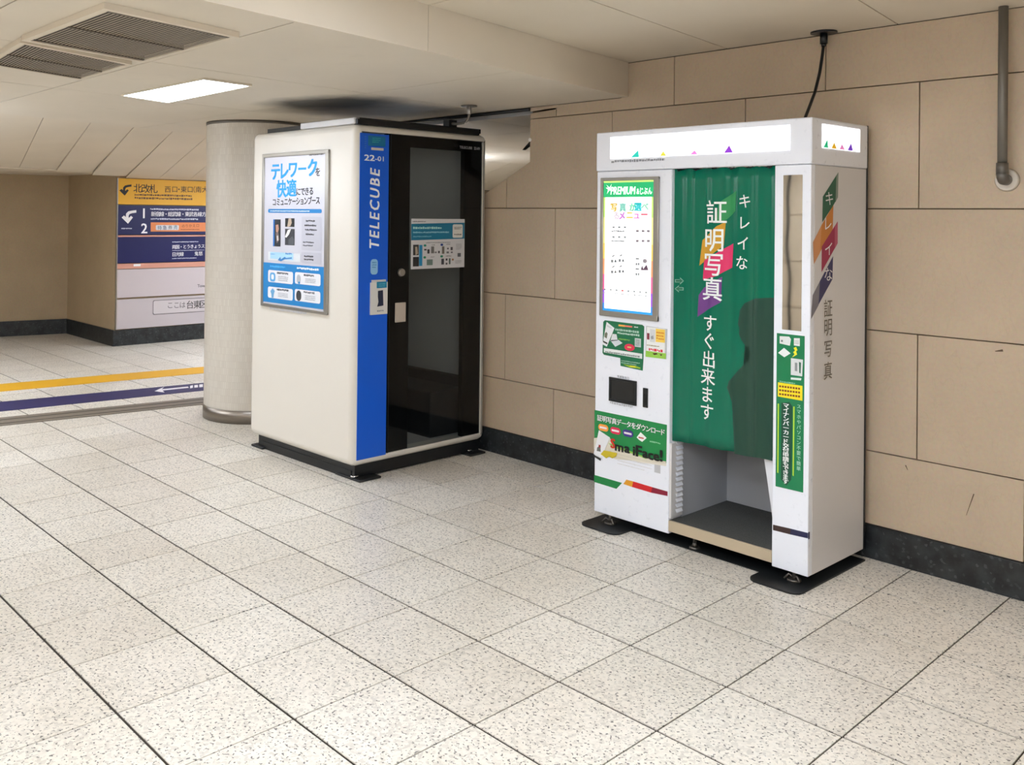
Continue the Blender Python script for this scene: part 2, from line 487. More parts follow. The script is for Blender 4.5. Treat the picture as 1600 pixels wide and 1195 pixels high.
# stripes run on to the far end of the passage
def ext(a, b, y0, y1):
    d = (b[0]-a[0])/(b[1]-a[1]); return (a[0]+d*(y0-a[1]), y0), (a[0]+d*(y1-a[1]), y1)
for nm, a, b, c, d, mt, lab in (
    ('guide_stripe', (-9.154, -1.769), (-8.903, .121), (-8.765, -1.88), (-8.547, -.059), plain('#dba521', .5, name='yellow_tape'), 'yellow guide stripe laid across the floor'),
    ('guide_stripe', (-8.295, -2.013), (-8.063, -.302), (-7.897, -2.126), (-7.713, -.478), plain('#262457', .5, name='navy_tape'), 'navy guide stripe with a white arrow across the floor')):
    A0, A1 = ext(a, b, -3.4, 4.5); C0, C1 = ext(c, d, -3.4, 4.5)
    st = stripe(nm, [C0, C1, A1, A0], mt, lab)
    if 'navy' in lab:
        fa = Face([(0, 628), (319, 598), (319, 610), (0, 643)], 1, 0, 1, lambda s, t, o: (a[0]*(1-s)*t + b[0]*s*t + c[0]*(1-s)*(1-t) + d[0]*s*(1-t), a[1]*(1-s)*t + b[1]*s*t + c[1]*(1-s)*(1-t) + d[1]*s*(1-t), .0018 + o))
        pr = Print(fa)
        pr.poly([(247, 611), (262, 604), (258, 608), (296, 604), (297, 606), (259, 610), (262, 613)], '#e9e6ea', 1)
        pr.poly([(299, 603), (303, 602), (303, 606), (299, 607)], '#e9e6ea', 1); pr.poly([(305, 602), (310, 601.5), (310, 605.5), (305, 606)], '#e9e6ea', 1)
        pr.poly([(312, 601), (317, 600.5), (317, 605), (312, 605.5)], '#e9e6ea', 1)
        pr.build('arrow_marking', st, .0004)
A0, A1 = ext((-7.653, -2.195), (-7.419, -.627), -3.6, 4.5); C0, C1 = ext((-7.36, -2.266), (-7.15, -.764), -3.6, 4.5)
me_ = lambda t: ((A0[0]*(1-t)+C0[0]*t, A0[1]), (A1[0]*(1-t)+C1[0]*t, A1[1]))
for t0, t1, mt, h in ((0, .28, M_JMETAL, .004), (.28, .36, M_BLACK, .0015), (.36, .72, M_JMETAL, .004), (.72, .80, M_BLACK, .0015), (.80, 1, M_JMETAL, .004)):
    P0, P1 = me_(t0); Q0, Q1 = me_(t1)
    stripe('expansion_joint', [Q0, Q1, P1, P0], mt, 'dull metal expansion joint across the floor', h)

# ---- main wall (y = 0) built of stone panels, cut away at the upper left
wb = B()
cut = [(-6.05, 0), (4.0, 0), (4.0, ZC), (-3.45, ZC), (-3.45, ZS), (-4.188, ZS), (-4.188, 1.937), (-4.581, 1.747), (-6.05, 1.037)]
wb.prism(cut, 'y', .022, .16)
wall_back = structure(wb.build('wall_back', [M_JOINT], origin=(0, 0, 0)), 'tan stone panelled wall behind the two booths')
rows = [(0.156, .5, 0), (.5, 1.067, 1), (1.067, 1.637, 0), (1.637, 2.214, 1), (2.214, ZC, 0)]
pg = .0028
def clip(poly):   # keep inside the wall outline: below the diagonal, right of the upright edge
    def half(P, f):
        out = []
        for i in range(len(P)):
            a, b = P[i], P[(i+1) % len(P)]; fa, fb = f(a), f(b)
            if fa >= 0: out.append(a)
            if fa*fb < 0: t = fa/(fa-fb); out.append((a[0]+(b[0]-a[0])*t, a[1]+(b[1]-a[1])*t))
        return out
    return half
half = clip(None)
diag = lambda p: (1.937 + (p[0]+4.188)*.4835) - p[1]
upr = lambda p: p[0] + 4.188
for z0, z1, ph in rows:
    for kx in range(-6, 8):
        x0 = (-2.197 if ph == 0 else -1.751) + .8825*kx; x1 = x0 + .8825
        x0c, x1c = max(x0, -6.05), min(x1, 4.0)
        if x1c - x0c < .02: continue
        base = [(x0c+pg, z0+pg), (x1c-pg, z0+pg), (x1c-pg, z1-pg), (x0c+pg, z1-pg)]
        if z1 > 2.3 and x0c < -3.45:
            base = [(x0c+pg, z0+pg), (x1c-pg, z0+pg), (x1c-pg, (ZS if x1c <= -3.45 else ZC)-pg), (max(x0c, -3.45)+pg, (ZS if x1c <= -3.45 else ZC)-pg)] if x1c <= -3.45 else [(x0c+pg, z0+pg), (x1c-pg, z0+pg), (x1c-pg, ZC-pg), (-3.45, ZC-pg), (-3.45, ZS-pg), (x0c+pg, ZS-pg)]
        pieces = []
        # region right of the upright edge, plus region left of it below the diagonal
        r = half(base, upr) if x0c < -4.188 else base
        if x0c < -4.188 and z0 < 1.937:
            lo = half(half(base, diag), lambda p: -upr(p)) if x1c > -4.188 else half(base, diag)
            if r and len(r) > 2 and len(lo) > 2:   # one panel across the edge: lower-left cut corner
                r = half(base, diag) if z1 <= 1.94 else [(-4.188, z1-pg), (-4.188, 1.937)] + [p for p in sorted(half(base, diag), key=lambda p: (p[0], -p[1])) if p[0] < -4.19 and abs(diag(p)) < 1e-6][::-1] + [p for p in [(x0c+pg, z0+pg)] if diag(p) > 0] + [(x1c-pg, z0+pg), (x1c-pg, z1-pg)]
            else: r = lo if len(lo) > 2 else r
        if not r or len(r) < 3: continue
        b = B(); b.prism(r, 'y', random.uniform(-.0006, .0006), .0225)
        b.build('stone_panel', M_WALL, wall_back)
# small marks on the stone
for i, (x0, z0, x1, z1, wd) in enumerate(((-1.51, .40, -1.54, .30, .004), (-1.40, 1.035, -1.43, 1.028, .010), (-1.80, .465, -1.79, .445, .004))):
    b = B(); n = Vector((z1-z0, x0-x1)).normalized()*wd/2
    b.prism([(x0-n.x, z0-n.y), (x0+n.x, z0+n.y), (x1+n.x*.3, z1+n.y*.3), (x1-n.x*.3, z1-n.y*.3)], 'y', -.0012, .0005)
    b.build('scuff_mark', plain('#5f4c3a', .8), wall_back)
bb = B(); x = -6.05
while x < 4.0:
    x2 = min(4.0, x + 1.32); bb.box((x+.001, -.014, 0), (x2-.001, .022, .156), bev=.002, seg=1); x = x2
structure(bb.build('baseboard_back', M_BASE), 'black granite baseboard along the tan wall')
# ---- the other walls of the hall
b = B(); b.box((-14, -7.7, 0), (4.2, -7.57, 2.6))
for z0, z1, ph in rows: b.box((-14, -7.58, z0+.009), (4.2, -7.55, z1-.009))
structure(b.build('wall_front', M_PALE))
b = B(); b.box((4.0, -7.6, 0), (4.15, .2, 2.6)); structure(b.build('wall_right', M_PALE))
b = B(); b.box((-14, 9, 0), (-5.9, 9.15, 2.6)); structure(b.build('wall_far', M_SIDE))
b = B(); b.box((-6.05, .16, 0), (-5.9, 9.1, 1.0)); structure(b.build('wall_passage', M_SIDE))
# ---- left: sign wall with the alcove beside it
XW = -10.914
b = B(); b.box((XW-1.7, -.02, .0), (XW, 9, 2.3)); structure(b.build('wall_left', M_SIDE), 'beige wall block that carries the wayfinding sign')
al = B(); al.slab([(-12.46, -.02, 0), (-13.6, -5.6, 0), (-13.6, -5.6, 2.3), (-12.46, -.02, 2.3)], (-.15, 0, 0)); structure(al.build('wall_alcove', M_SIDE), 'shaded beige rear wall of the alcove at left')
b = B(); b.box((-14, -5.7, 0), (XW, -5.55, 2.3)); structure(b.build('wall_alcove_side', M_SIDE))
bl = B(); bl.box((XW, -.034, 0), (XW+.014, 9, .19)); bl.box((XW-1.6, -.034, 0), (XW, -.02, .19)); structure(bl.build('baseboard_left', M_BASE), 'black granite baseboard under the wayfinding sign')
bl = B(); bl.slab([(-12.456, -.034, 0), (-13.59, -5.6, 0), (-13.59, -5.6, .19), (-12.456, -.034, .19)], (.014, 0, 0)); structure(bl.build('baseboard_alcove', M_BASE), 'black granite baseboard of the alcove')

# ---- ceilings
cs = B(); cs.box((-3.8, -7.6, ZC+.0125), (4.1, .16, ZC+.1)); cs.prism([(-14, -7.6), (-2.15, -7.6), (-3.49, -.05), (-3.49, 9.1), (-14, 9.1)], 'z', ZS+.0125, ZS+.06)
ceiling = structure(cs.build('ceiling', M_GAP, origin=(0, 0, 0)), 'cream panelled ceiling with a lower soffit on the left')
def fx(y): return -3.40 - y*(-.45/2.54)*-1 if False else -3.40 + (-y)*(.45/2.54)   # line of the soffit fascia
def ceil_panel(pts, mat, z, name='ceiling_panel'):
    b = B(); b.slab([(x, y, z + random.uniform(0, .0006)) for x, y in pts], (0, 0, .0125)); return b.build(name, mat, ceiling)
def shrink(p, e=.003):
    c = [sum(q[i] for q in p)/len(p) for i in (0, 1)]
    return [(q[0] + (e if q[0] < c[0] else -e), q[1] + (e if q[1] < c[1] else -e)) for q in p]
# upper ceiling: strips running like the fascia
sk = .153
xs = [None, -2.745, -1.85, -.95, -.05, .85, 1.75, 2.65, 3.55]
ys = [.0, -1.8, -3.6, -5.4, -7.5]
for xi in range(len(xs)-1):
    for y0, y1 in zip(ys[1:], ys):
        def L(i, y): return (fx(y) if xs[i] is None else xs[i] + (-y)*sk)
        ceil_panel(shrink([(L(xi, y0), y0), (L(xi+1, y0), y0), (L(xi+1, y1), y1), (L(xi, y1), y1)]), M_CEIL, ZC)
# fascia between soffit and ceiling
for y0, y1 in zip(ys[1:], ys):
    b = B(); b.slab([(fx(y0), y0+.001, ZS), (fx(y1), y1-.001, ZS), (fx(y1), y1-.001, ZC+.005), (fx(y0), y0+.001, ZC+.005)], (-.02, 0, 0)); b.build('fascia_panel', M_CEIL, ceiling)
# soffit panels
def sl(i, y): return fx(y) if i == 0 else (-4.27 + (-y-2)*.16*-1 if False else (-4.29 - (y+2.0)*.13) if i == 1 else (-5.56 - (y+2.3)*.16) if i == 2 else -7.30 - (y+2.2)*.30)
ysf = [.0, -1.15, -2.54, -3.4, -5.4, -7.5]
for i in range(3):
    for y0, y1 in zip(ysf[1:], ysf):
        ceil_panel(shrink([(sl(i+1, y0), y0), (sl(i, y0), y0), (sl(i, y1), y1), (sl(i+1, y1), y1)]), M_SOFF, ZS, 'soffit_panel')
# passage ceiling beyond the wall
xp = [-4.0, -4.95, -6.4, -8.0]
for a_, b_ in zip(xp, xp[1:]):
    for y0, y1 in ((.06, 1.25), (1.25, 2.9), (2.9, 4.6), (4.6, 6.4), (6.4, 9.0)):
        ceil_panel(shrink([(b_ - y0*.17, y0), (a_ - y0*.17, y0), (a_ - y1*.17, y1), (b_ - y1*.17, y1)]), M_CEIL, ZS)
# sloping cornice panels on the left
def top(y): return -7.30 - (y+2.2)*.30 if y < 0 else -8.0 - y*.17
y = -7.5
while y < 8.8:
    st = .40; yb = y + .03*0
    zb = 2.06 if y < -1 else 2.06 - .07*min(1, (y+1))
    b = B(); e = .0025
    t0, t1 = y - .9, y + st - .9
    b.slab([(max(top(t0), -9.9), t0+e, ZS+.002), (max(top(t1), -9.9), t1-e, ZS+.002), (XW+.002, y+st-e, zb), (XW+.002, y+e, zb)], (0, 0, .02))
    b.build('cornice_panel', M_CEIL, ceiling); y += st
b = B(); b.box((-14, -7.5, 2.05), (XW, .0, 2.09)); b.build('alcove_ceiling', M_CEIL, ceiling)
# black trim and steel strip where the soffit ends above the opening
b = B(); b.tube([(-6.4, -.005, ZS-.012), (-4.19, -.005, ZS-.012)], .011, 10); structure(b.build('trim_1', M_BLACK), 'black rail along the soffit edge above the opening')
b = B(); b.box((-7.0, .05, ZS-.04), (-4.19, .07, ZS)); structure(b.build('trim_2', plain('#a3a2a0', .5, name='grey_trim')), 'grey metal strip behind the black rail')

# ================================================================== PILLAR
pc = Vector((-6.583, -.613)); pr_ = .395
pillar = thing('pillar', 'round pillar faced in pale mosaic tile with a steel base band', 'pillar', (pc.x, pc.y, 0))
bm = bmesh.new(); uvl = bm.loops.layers.uv.new('UVMap'); n = 96
ra = [[bm.verts.new((pr_*math.cos(2*math.pi*i/n), pr_*math.sin(2*math.pi*i/n), z)) for i in range(n)] for z in (.10, ZS-.02)]
for i in range(n):
    f = bm.faces.new((ra[0][i], ra[0][(i+1) % n], ra[1][(i+1) % n], ra[1][i])); f.smooth = True
    for lp, (uu, vv) in zip(f.loops, ((i, .1), (i+1, .1), (i+1, 2.27), (i, 2.27))): lp[uvl].uv = (uu*2*math.pi*pr_/n, vv)
b = B(); b.bm.free(); b.bm = bm; b.build('shaft', M_MOSAIC, pillar, origin=(0, 0, 0))
b = B(); b.cyl((0, 0, 0), pr_+.006, .10, 96); b.build('base_band', M_STEEL, pillar)
b = B(); b.cyl((0, 0, ZS-.022), pr_+.004, .022, 96); b.build('top_ring', M_STEEL_D, pillar)

# ================================================================== WAYFINDING SIGN
SX = XW + .03
sign = thing('wayfinding_sign', 'stacked yellow, navy and white station direction sign on the left wall', 'sign', (SX, .0, 0))
sf = Face([(180, 275), (319, 285), (319, 508), (181, 515)], 1.13, .195, 1.99, lambda s, t, o: (o, s, t))
LEN = 3.2
def zt(v, u=181): return sf.st(u, v)[1]
cuts = [(275.5, 317.5, '#e0a91a'), (318, 366, '#14174f'), (367, 411, '#101350'), (420, 465.5, '#bdb3b6'), (467.5, 515, '#b9b0b3')]
for v0, v1, c in cuts:
    b = B(); b.box((-.028, 0, zt(v1)+.003), (0, LEN, zt(v0)-.003), bev=.002, seg=1); b.build('sign_panel', plain(c, .4, name='sign_enamel'), sign)
b = B(); b.box((-.028, 0, zt(419.5)), (-.002, LEN, zt(411.5))); b.build('sign_rail', plain('#c98f7c', .5, name='salmon_strip'), sign)
b = B(); b.box((-.028, -.012, zt(515)), (.002, 0, zt(275.5))); b.build('sign_edge', M_ALU, sign)
p = Print(sf)
def larrow(p, ox, oy, sc, c):
    pts = [(0, 8), (3, 5.6), (5.2, 7.6), (5.4, 3.5), (8, .8), (12, 0), (18, -.6), (18, 2.6), (12.5, 3.2), (9.6, 4.2), (8.6, 6.4), (8.8, 9), (11.5, 6.4), (14, 8.4), (8, 16)]
    p.poly([(ox + a*sc, oy + b_*sc) for a, b_ in pts], c, 1)
larrow(p, 182, 287, 1.05, '#161310'); larrow(p, 186, 328, 1.28, '#e8e6ea')
for i, ch in enumerate('北改札'): p.char(ch, 211 + i*12.2, 293 + i*.9, .105, '#241b10', 1, .012)
for i, (ch, u) in enumerate(zip('西口・東口（南大', (258, 269, 275.5, 283, 293, 299.5, 306, 316))):
    p.char(ch, u, 296.3 + i*.35, .078, '#3a2c12', 1, .008)
p.dashes(206, 299.5, 319, 306, 1, '#6b4a1c', 1, .5); p.dashes(206, 304.5, 303, 311.5, 1, '#6b4a1c', 1, .5)
p.char('1', 221, 332.5, .155, '#eceaf0', 1, .02); p.char('2', 222, 356.3, .155, '#eceaf0', 1, .02)
p.dashes(231, 324, 319, 329, 1, '#c6c8dc', 1, .55)
for i, ch in enumerate('新宿線・総武線・東武各線方面'): p.char(ch, 236 + i*6.6, 334.5 + i*.25, .058, '#eceaf0', 1, .006)
p.dashes(232, 339.5, 319, 344.5, 1, '#c6c8dc', 1, .5); p.dashes(186, 354, 209, 358, 1, '#c6c8dc', 1, .6)
p.rect(232, 347.5, 319, 364.5, '#d8824d', 1); p.rect(240, 352, 276, 361, '#c9cbd2', 2, .012)
for ch, u, c in zip('特急券売', (246, 254, 262.5, 271), ('#2b5f80', '#2d3d66', '#5b5f66', '#2b5f80')): p.char(ch, u, 356.6, .05, c, 3, .008)
for i, ch in enumerate('のりかえ口'): p.char(ch, 283 + i*5.6, 355, .04, '#7a3d1c', 2, .006)
p.dashes(279, 359, 316, 362.5, 1, '#7a3d1c', 2, .5)
p.rect(181, 366.5, 319, 369.0, '#c98f7c', 1); p.rect(206, 412.5, 217, 416, '#e6e4e4', 2)
p.dashes(266, 378, 319, 382, 1, '#c6c8dc', 1, .55)
for i, ch in enumerate('両国・とうきょうスカ'): p.char(ch, 269 + i*5.6, 387.5, .05, '#eceaf0', 1, .006)
p.dashes(266, 392, 319, 394.5, 1, '#c6c8dc', 1, .5)
for ch, u in zip('日光線鬼怒', (269, 275, 281, 304, 310.5)): p.char(ch, u, 399, .052, '#eceaf0', 1, .006)
p.dashes(266, 404, 319, 407, 1, '#c6c8dc', 1, .5)
p.text('Tower', 306, 447, 324, 451.5, '#4a4648', 1)
p.rect(237, 470, 332, 489, '#6d6769', 1, .02); p.rect(238, 471, 332, 488, '#c3bbbd', 2, .02)
for ch, u, s_, c in zip('ここは台東', (264, 274, 283.5, 295, 306), (.08, .08, .08, .1, .1), ('#5f595b', '#5f595b', '#5f595b', '#2c292a', '#2c292a')): p.char(ch, u, 478.6, s_, c, 3, .006)
p.char('区', 316, 478, .1, '#2c292a', 3, .006)
p.build('lettering', sign)

# ================================================================== OFFICE BOOTH (telework cube)
TW, TD, TZ0, TZ1 = 1.168, 1.106, .087, 2.126
office = thing('office_booth', 'white telework booth with blue stripe and dark glass door beside the pillar', 'booth', (-4.509, -1.152, 0), math.radians(1.34))
bm = bmesh.new()
b = B(); b.box((-TW, 0, TZ0), (0, TD, TZ1), bev=.045, seg=5)
# open the door side and give the shell an inner lining
bm = b.bm; bm.normal_update()
ff = [f for f in bm.faces if f.normal.x > .99 and f.calc_area() > .5]
fv = ff[0]
r = bmesh.ops.inset_region(bm, faces=[fv], thickness=.0005)
ex = bmesh.ops.extrude_discrete_faces(bm, faces=[fv])
for v in ex['faces'][0].verts: v.co.x -= .09
lid = ex['faces'][0]; vs = list(lid.verts)
# carry the opening on into a room: wider inside than at the mouth is not needed
ex2 = bmesh.ops.extrude_discrete_faces(bm, faces=[lid]); l2 = ex2['faces'][0]
for v in l2.verts: v.co.x = -TW + .05
for f in bm.faces:
    if f.calc_center_median().x < -.095 and f.calc_center_median().x > -TW+.01 and .03 < f.calc_center_median().y < TD-.03 and TZ0+.03 < f.calc_center_median().z < TZ1-.03: f.material_index = 1
l2.material_index = 1
b.build('shell', [M_CREAM, plain('#b9b9b6', .8, name='felt_lining')], office, origin=(0, 0, 0))
wf = Face([(391, 205), (553, 191), (553, 731), (391, 676)], TW, TZ0, TZ1, lambda s, t, o: (s - TW, -o, t))
df = Face([(553, 191), (760, 224), (760, 688), (553, 731)], TD, TZ0, TZ1, lambda s, t, o: (o, s, t))
# --- poster in its snap frame
(a0, t1), (a1, t0) = wf.st(410.5, 237.5), wf.st(514, 491)
b = B(); fw = .024
for q in (((a0-TW, -.016, t0), (a0-TW+fw, 0, t1)), ((a1-TW-fw*1.5, -.016, t0), (a1-TW, 0, t1)), ((a0-TW, -.0165, t1-fw), (a1-TW, 0, t1)), ((a0-TW, -.0165, t0), (a1-TW, 0, t0+fw*.8))): b.box(*q, bev=.003, seg=1)
frame = b.build('poster_frame', M_ALU, office)
b = B(); b.box((a0-TW+fw*.8, -.008, t0+fw*.5), (a1-TW-fw, -.001, t1-fw*.5)); poster = b.build('poster', plain('#cfcfd8', .25, name='poster_paper'), office); poster['label'] = 'white and blue poster about telework booths'
pf = Face([(391, 205), (553, 191), (553, 731), (391, 676)], TW, TZ0, TZ1, lambda s, t, o: (s - TW, -.008-o, t))
p = Print(pf)
BL = '#1f9ee0'; BD = '#1780c4'; K = '#2b2b2d'
for ch, u, v, s_ in zip('テレワーク', (430.5, 444.5, 457.5, 472, 488), (265.5, 264.5, 262.6, 262, 260.5), (.112, .112, .108, .095, .112)): p.char(ch, u, v, s_, BL, 1, .055)
p.char('を', 496.5, 267, .055, K, 1, .03)
for ch, u, v in zip('快適', (440, 455.5), (292.8, 292)): p.char(ch, u, v, .11, BL, 1, .045)
for i, ch in enumerate('にできる'): p.char(ch, 466.5 + i*6.7, 297.5-.2*i, .05, K, 1, .03)
for i, ch in enumerate('コミュニケーションブース'): p.char(ch, 429 + i*6.2, 313.2-.15*i, .05, K, 1, .03, sx=.9)
p.rect(419.5, 323.5, 503.5, 331.5, BD, 1, .03)
p.dashes(423, 325.8, 500, 329.5, 1, '#eaf6ff', 2, .8)
p.rect(428, 340, 439.5, 383, '#26292e', 1); p.rect(428, 340, 430.2, 382, '#1c6fc0', 2)
p.poly([(432, 349), (436, 348), (437, 355), (435.5, 361), (432.5, 360)], '#b98a74', 2); p.poly([(432, 361), (436, 361), (438, 372), (434, 378)], '#7c6a68', 2); p.poly([(434, 366), (436, 365.5), (436.5, 373), (434.5, 374)], '#d9d3d0', 3)
p.rect(446.5, 338.5, 461, 352.5, '#17181a', 1); p.rect(446.5, 355, 461.5, 381.5, '#3a3b3f', 1)
p.poly([(452, 339), (456, 339), (457, 346), (455, 351), (450, 352.5), (451, 346)], '#b9a58f', 2); p.poly([(451, 357), (456, 355.5), (453, 364), (449, 369), (446.5, 368), (449, 362)], '#e3e1dc', 2); p.poly([(452, 372), (458, 367), (461, 372), (461, 381), (452, 381)], '#54565a', 2)
p.rect(472.5, 336.5, 503.5, 391, '#bcbcc6', 1, .01); p.rect(472.5, 391.8, 503.5, 412, '#bcbcc6', 1, .01)
for v in (341, 348, 355, 362): p.dashes(477 + (v % 3), v, 497, v+5, 1, '#4b4b50', 2, .7)
p.dashes(475, 374, 492, 385, 2, '#5c5c62', 2, .5); p.dashes(477, 396, 492, 407, 2, '#4b4b50', 2, .6)
p.rect(420.5, 390.5, 471, 408, '#d5d9dd', 1, .008); p.rect(424, 391, 460, 404.5, '#a9d3f2', 2)
p.dashes(448, 391.5, 458, 397, 1, '#4f93cc', 3, .6); p.poly([(436, 404), (440, 399), (441, 403), (447, 399), (449, 401), (458, 400), (458, 402), (447, 403), (441, 406)], '#3f83c0', 3); p.dashes(424.5, 393, 432, 396, 1, '#6aa6d8', 3, .6)
(q0, qt), (q1, qb) = pf.st(413.8, 407), pf.st(507.2, 481)
p.strect(a0+fw*.8, qb-.005, a1-fw*1.1, qt, BD, 1)
p.dashes(424, 411, 455, 415.5, 1, '#4fb2ea', 2, .7); p.dashes(466, 414.5, 503, 419, 1, '#eaf6ff', 2, .8)
for (u0, v0, u1, v1) in ((421, 419, 460, 442.5), (463, 423, 503, 446), (421, 445, 460, 468), (463, 449.5, 503, 473.5)):
    p.rect(u0, v0, u1, v1, '#e4e5ea', 2, .015)
    p.dashes(u0+14, v0+3, u1-6, v0+7, 1, '#4a4b52', 3, .8); p.dashes(u0+16, v0+9.5, u1-7, v1-4, 3, '#9a9ca4', 3, .5)
p.rect(424, 423, 432.5, 438, '#5aa5dc', 3, .02); p.rect(426.2, 426, 430.4, 434.5, '#e4e5ea', 4, .012)
p.poly([(428.5, 448), (432, 452.5), (430.5, 457), (430, 463), (427, 463), (426.5, 457), (425, 452.5)], '#6ea7d2', 3)
p.rect(466, 427, 472, 441, '#b6bac0', 3, .02); p.rect(468.5, 438, 471.5, 442, '#2f8cc4', 4, .01)
p.rect(465.5, 451.5, 473.5, 469, '#3b3d41', 3, .03)
p.dashes(483, 237, 505, 241.5, 1, '#6b6b70', 1, .6)
p.dashes(424, 475, 495, 483, 1, '#c9cad0', 1, .4)
p.build('printed_design', poster)
# --- blue stripe panel
(b0, _), (b1, _) = df.st(560, 450), df.st(606, 450)
(_, bt), (_, bbm) = df.st(575, 209), df.st(575, 716)
b = B(); b.box((-.05, b0, bbm), (.002, b1, bt), bev=.001, seg=1); blue = b.build('blue_panel', plain('#0a5cd6', .3, name='blue_vinyl'), office); blue['label'] = 'bright blue upright stripe with white lettering'
bf = Face([(553, 191), (760, 224), (760, 688), (553, 731)], TD, TZ0, TZ1, lambda s, t, o: (.002+o, s, t))
p = Print(bf)
p.rect(572.5, 212, 600, 231.5, '#0c6f9e', 1); p.dashes(579, 215, 593, 226, 3, '#38a7a8', 2, .6); p.dashes(567, 212, 570, 233, 6, '#3a78c8', 1, .5)
p.rect(577.5, 231, 597, 237.5, '#cfc6bb', 2)
p.text('22', 567, 241.5, 583, 252.5, '#f2f4f6', 1, .03); p.text('-01', 584, 245, 597.5, 254, '#dfe6ee', 1, .02)
p.text('TELECUBE', 576.5, 263, 591.5, 388, '#f4f5f7', 1, .03, .2, rot=True)
p.rect(578.5, 405.5, 590, 429.5, '#8fc1e8', 1, .02); p.dashes(581, 409, 588, 420, 3, '#4b86bd', 2, .5)
p.build('lettering', blue)
# --- leaflet pocket
(h0, ht), (h1, hb) = df.st(578, 438), df.st(604.5, 491)
b = B(); b.box((.002, h0, hb), (.012, h1, ht-.015)); b.box((.002, h0+.01, hb+.02), (.007, h1-.01, ht)); pk = b.build('leaflet_pocket', plain('#dcd9d4', .3, name='pocket_acrylic'), office); pk['label'] = 'white leaflet pocket stuck on the blue stripe'
bf2 = Face([(553, 191), (760, 224), (760, 688), (553, 731)], TD, TZ0, TZ1, lambda s, t, o: (.0125+o, s, t))
p = Print(bf2); p.rect(587, 441, 603, 450.5, '#1586ad', 1); p.dashes(590, 443, 601, 449, 2, '#5fb7d0', 2, .5); p.poly([(589, 455), (597, 454), (598, 478), (588, 479.5), (590, 472), (589, 464)], '#20263f', 1); p.dashes(588, 484, 601, 488, 1, '#8b8d95', 1, .5)
p.build('printed_leaflet', pk)
# --- door: black border, glass sheet, interior, fittings
(d0, _), (d1, _) = df.st(606.5, 450), df.st(757, 450)
(_, dt), (_, db) = df.st(680, 219.5), df.st(680, 697.5)
(g0, _), (g1, _) = df.st(642, 450), df.st(726.5, 450)
(_, gt), (_, gb) = df.st(684, 240), df.st(684, 664)
b = B()
for q in (((-.05, d0, db), (-.014, g0, dt)), ((-.05, g1, db), (-.014, d1, dt)), ((-.05, g0, gt), (-.014, g1, dt)), ((-.05, g0, db), (-.014, g1, gb-.14))): b.box(*q)
door = b.build('door', plain('#060809', .6, spec=.2, name='door_black'), office); door['label'] = 'black edged smoked glass door'
b = B(); b.box((-.010, d0+.002, db+.002), (-.004, d1-.002, dt-.002)); b.build('glass_pane', M_GLASS, door)
b = B()
for q in (((-.004, d0+.012, db+.01), (-.001, d0+.018, dt-.01)), ((-.004, d0+.012, dt-.016), (-.001, d1-.012, dt-.01)), ((-.004, d1-.022, db+.01), (-.001, d1-.016, dt-.01))): b.box(*q)
b.build('door_seal', M_BLACK, door)
s_, t_ = df.st(627.7, 428); b = B(); b.tube([(-.004, s_, t_), (.012, s_, t_)], [.026, .022], 20); b.build('lock_knob', M_ALU, door)
(p0, pt_), (p1, pb_) = df.st(618.7, 475), df.st(634.7, 504.5); b = B(); b.box((-.004, p0, pb_), (.006, p1, pt_), bev=.002, seg=1); b.build('card_reader', plain('#b7ab9d', .4, name='beige_plastic'), door)
# notice on the glass
(n0, nt), (n1, nb) = df.st(643, 345.5), df.st(726, 424)
b = B(); b.box((-.004, n0, nb), (-.0025, n1, nt)); nt_o = b.build('notice', plain('#c9c8c9', .4, name='notice_paper'), office); nt_o['label'] = 'white and teal printed notice stuck on the glass door'
nf = Face([(643.2, 344), (726.2, 349), (726, 424.5), (643.2, 423.5)], n1-n0, nb, nt, lambda s, t, o: (-.0025+o, n0+s, t))
X = lambda a: 635 + a/11.95
Y = lambda a: 335 + a/11.95
p = Print(nf)
p.poly([(X(98), Y(205)), (X(1086), Y(235)), (X(1086), Y(535)), (X(98), Y(515))], '#12708f', 1)
p.dashes(X(130), Y(255), X(830), Y(310), 1, '#a9d6cf', 2, .8); p.dashes(X(130), Y(345), X(840), Y(390), 1, '#8cc3d4', 2, .7); p.dashes(X(130), Y(430), X(560), Y(480), 1, '#74b5cc', 2, .7)
p.rect(X(865), Y(255), X(1050), Y(515), '#d9d6cf', 2, .01); p.dashes(X(890), Y(300), X(1035), Y(360), 2, '#6b6660', 3, .6); p.dashes(X(890), Y(430), X(1030), Y(470), 1, '#6b6660', 3, .8)
p.dashes(X(120), Y(150), X(370), Y(190), 1, '#4b474e', 1, .7); p.dashes(X(370), Y(560), X(880), Y(590), 1, '#7e7e80', 1, .6)
p.rect(X(135), Y(600), X(240), Y(800), '#2b2a2b', 1); p.rect(X(135), Y(830), X(245), Y(1010), '#222122', 1); p.poly([(X(170), Y(640)), (X(210), Y(640)), (X(225), Y(770)), (X(180), Y(800))], '#a89a86', 2); p.rect(X(248), Y(610), X(308), Y(1005), '#1f86b4', 1)
for x, y_, c in ((355, 625, '#1c7f6a'), (667, 628, '#163a86'), (352, 848, '#1c7f56'), (665, 845, '#1c8062')): p.rect(X(x-25), Y(y_-22), X(x+25), Y(y_+22), c, 1, .03)
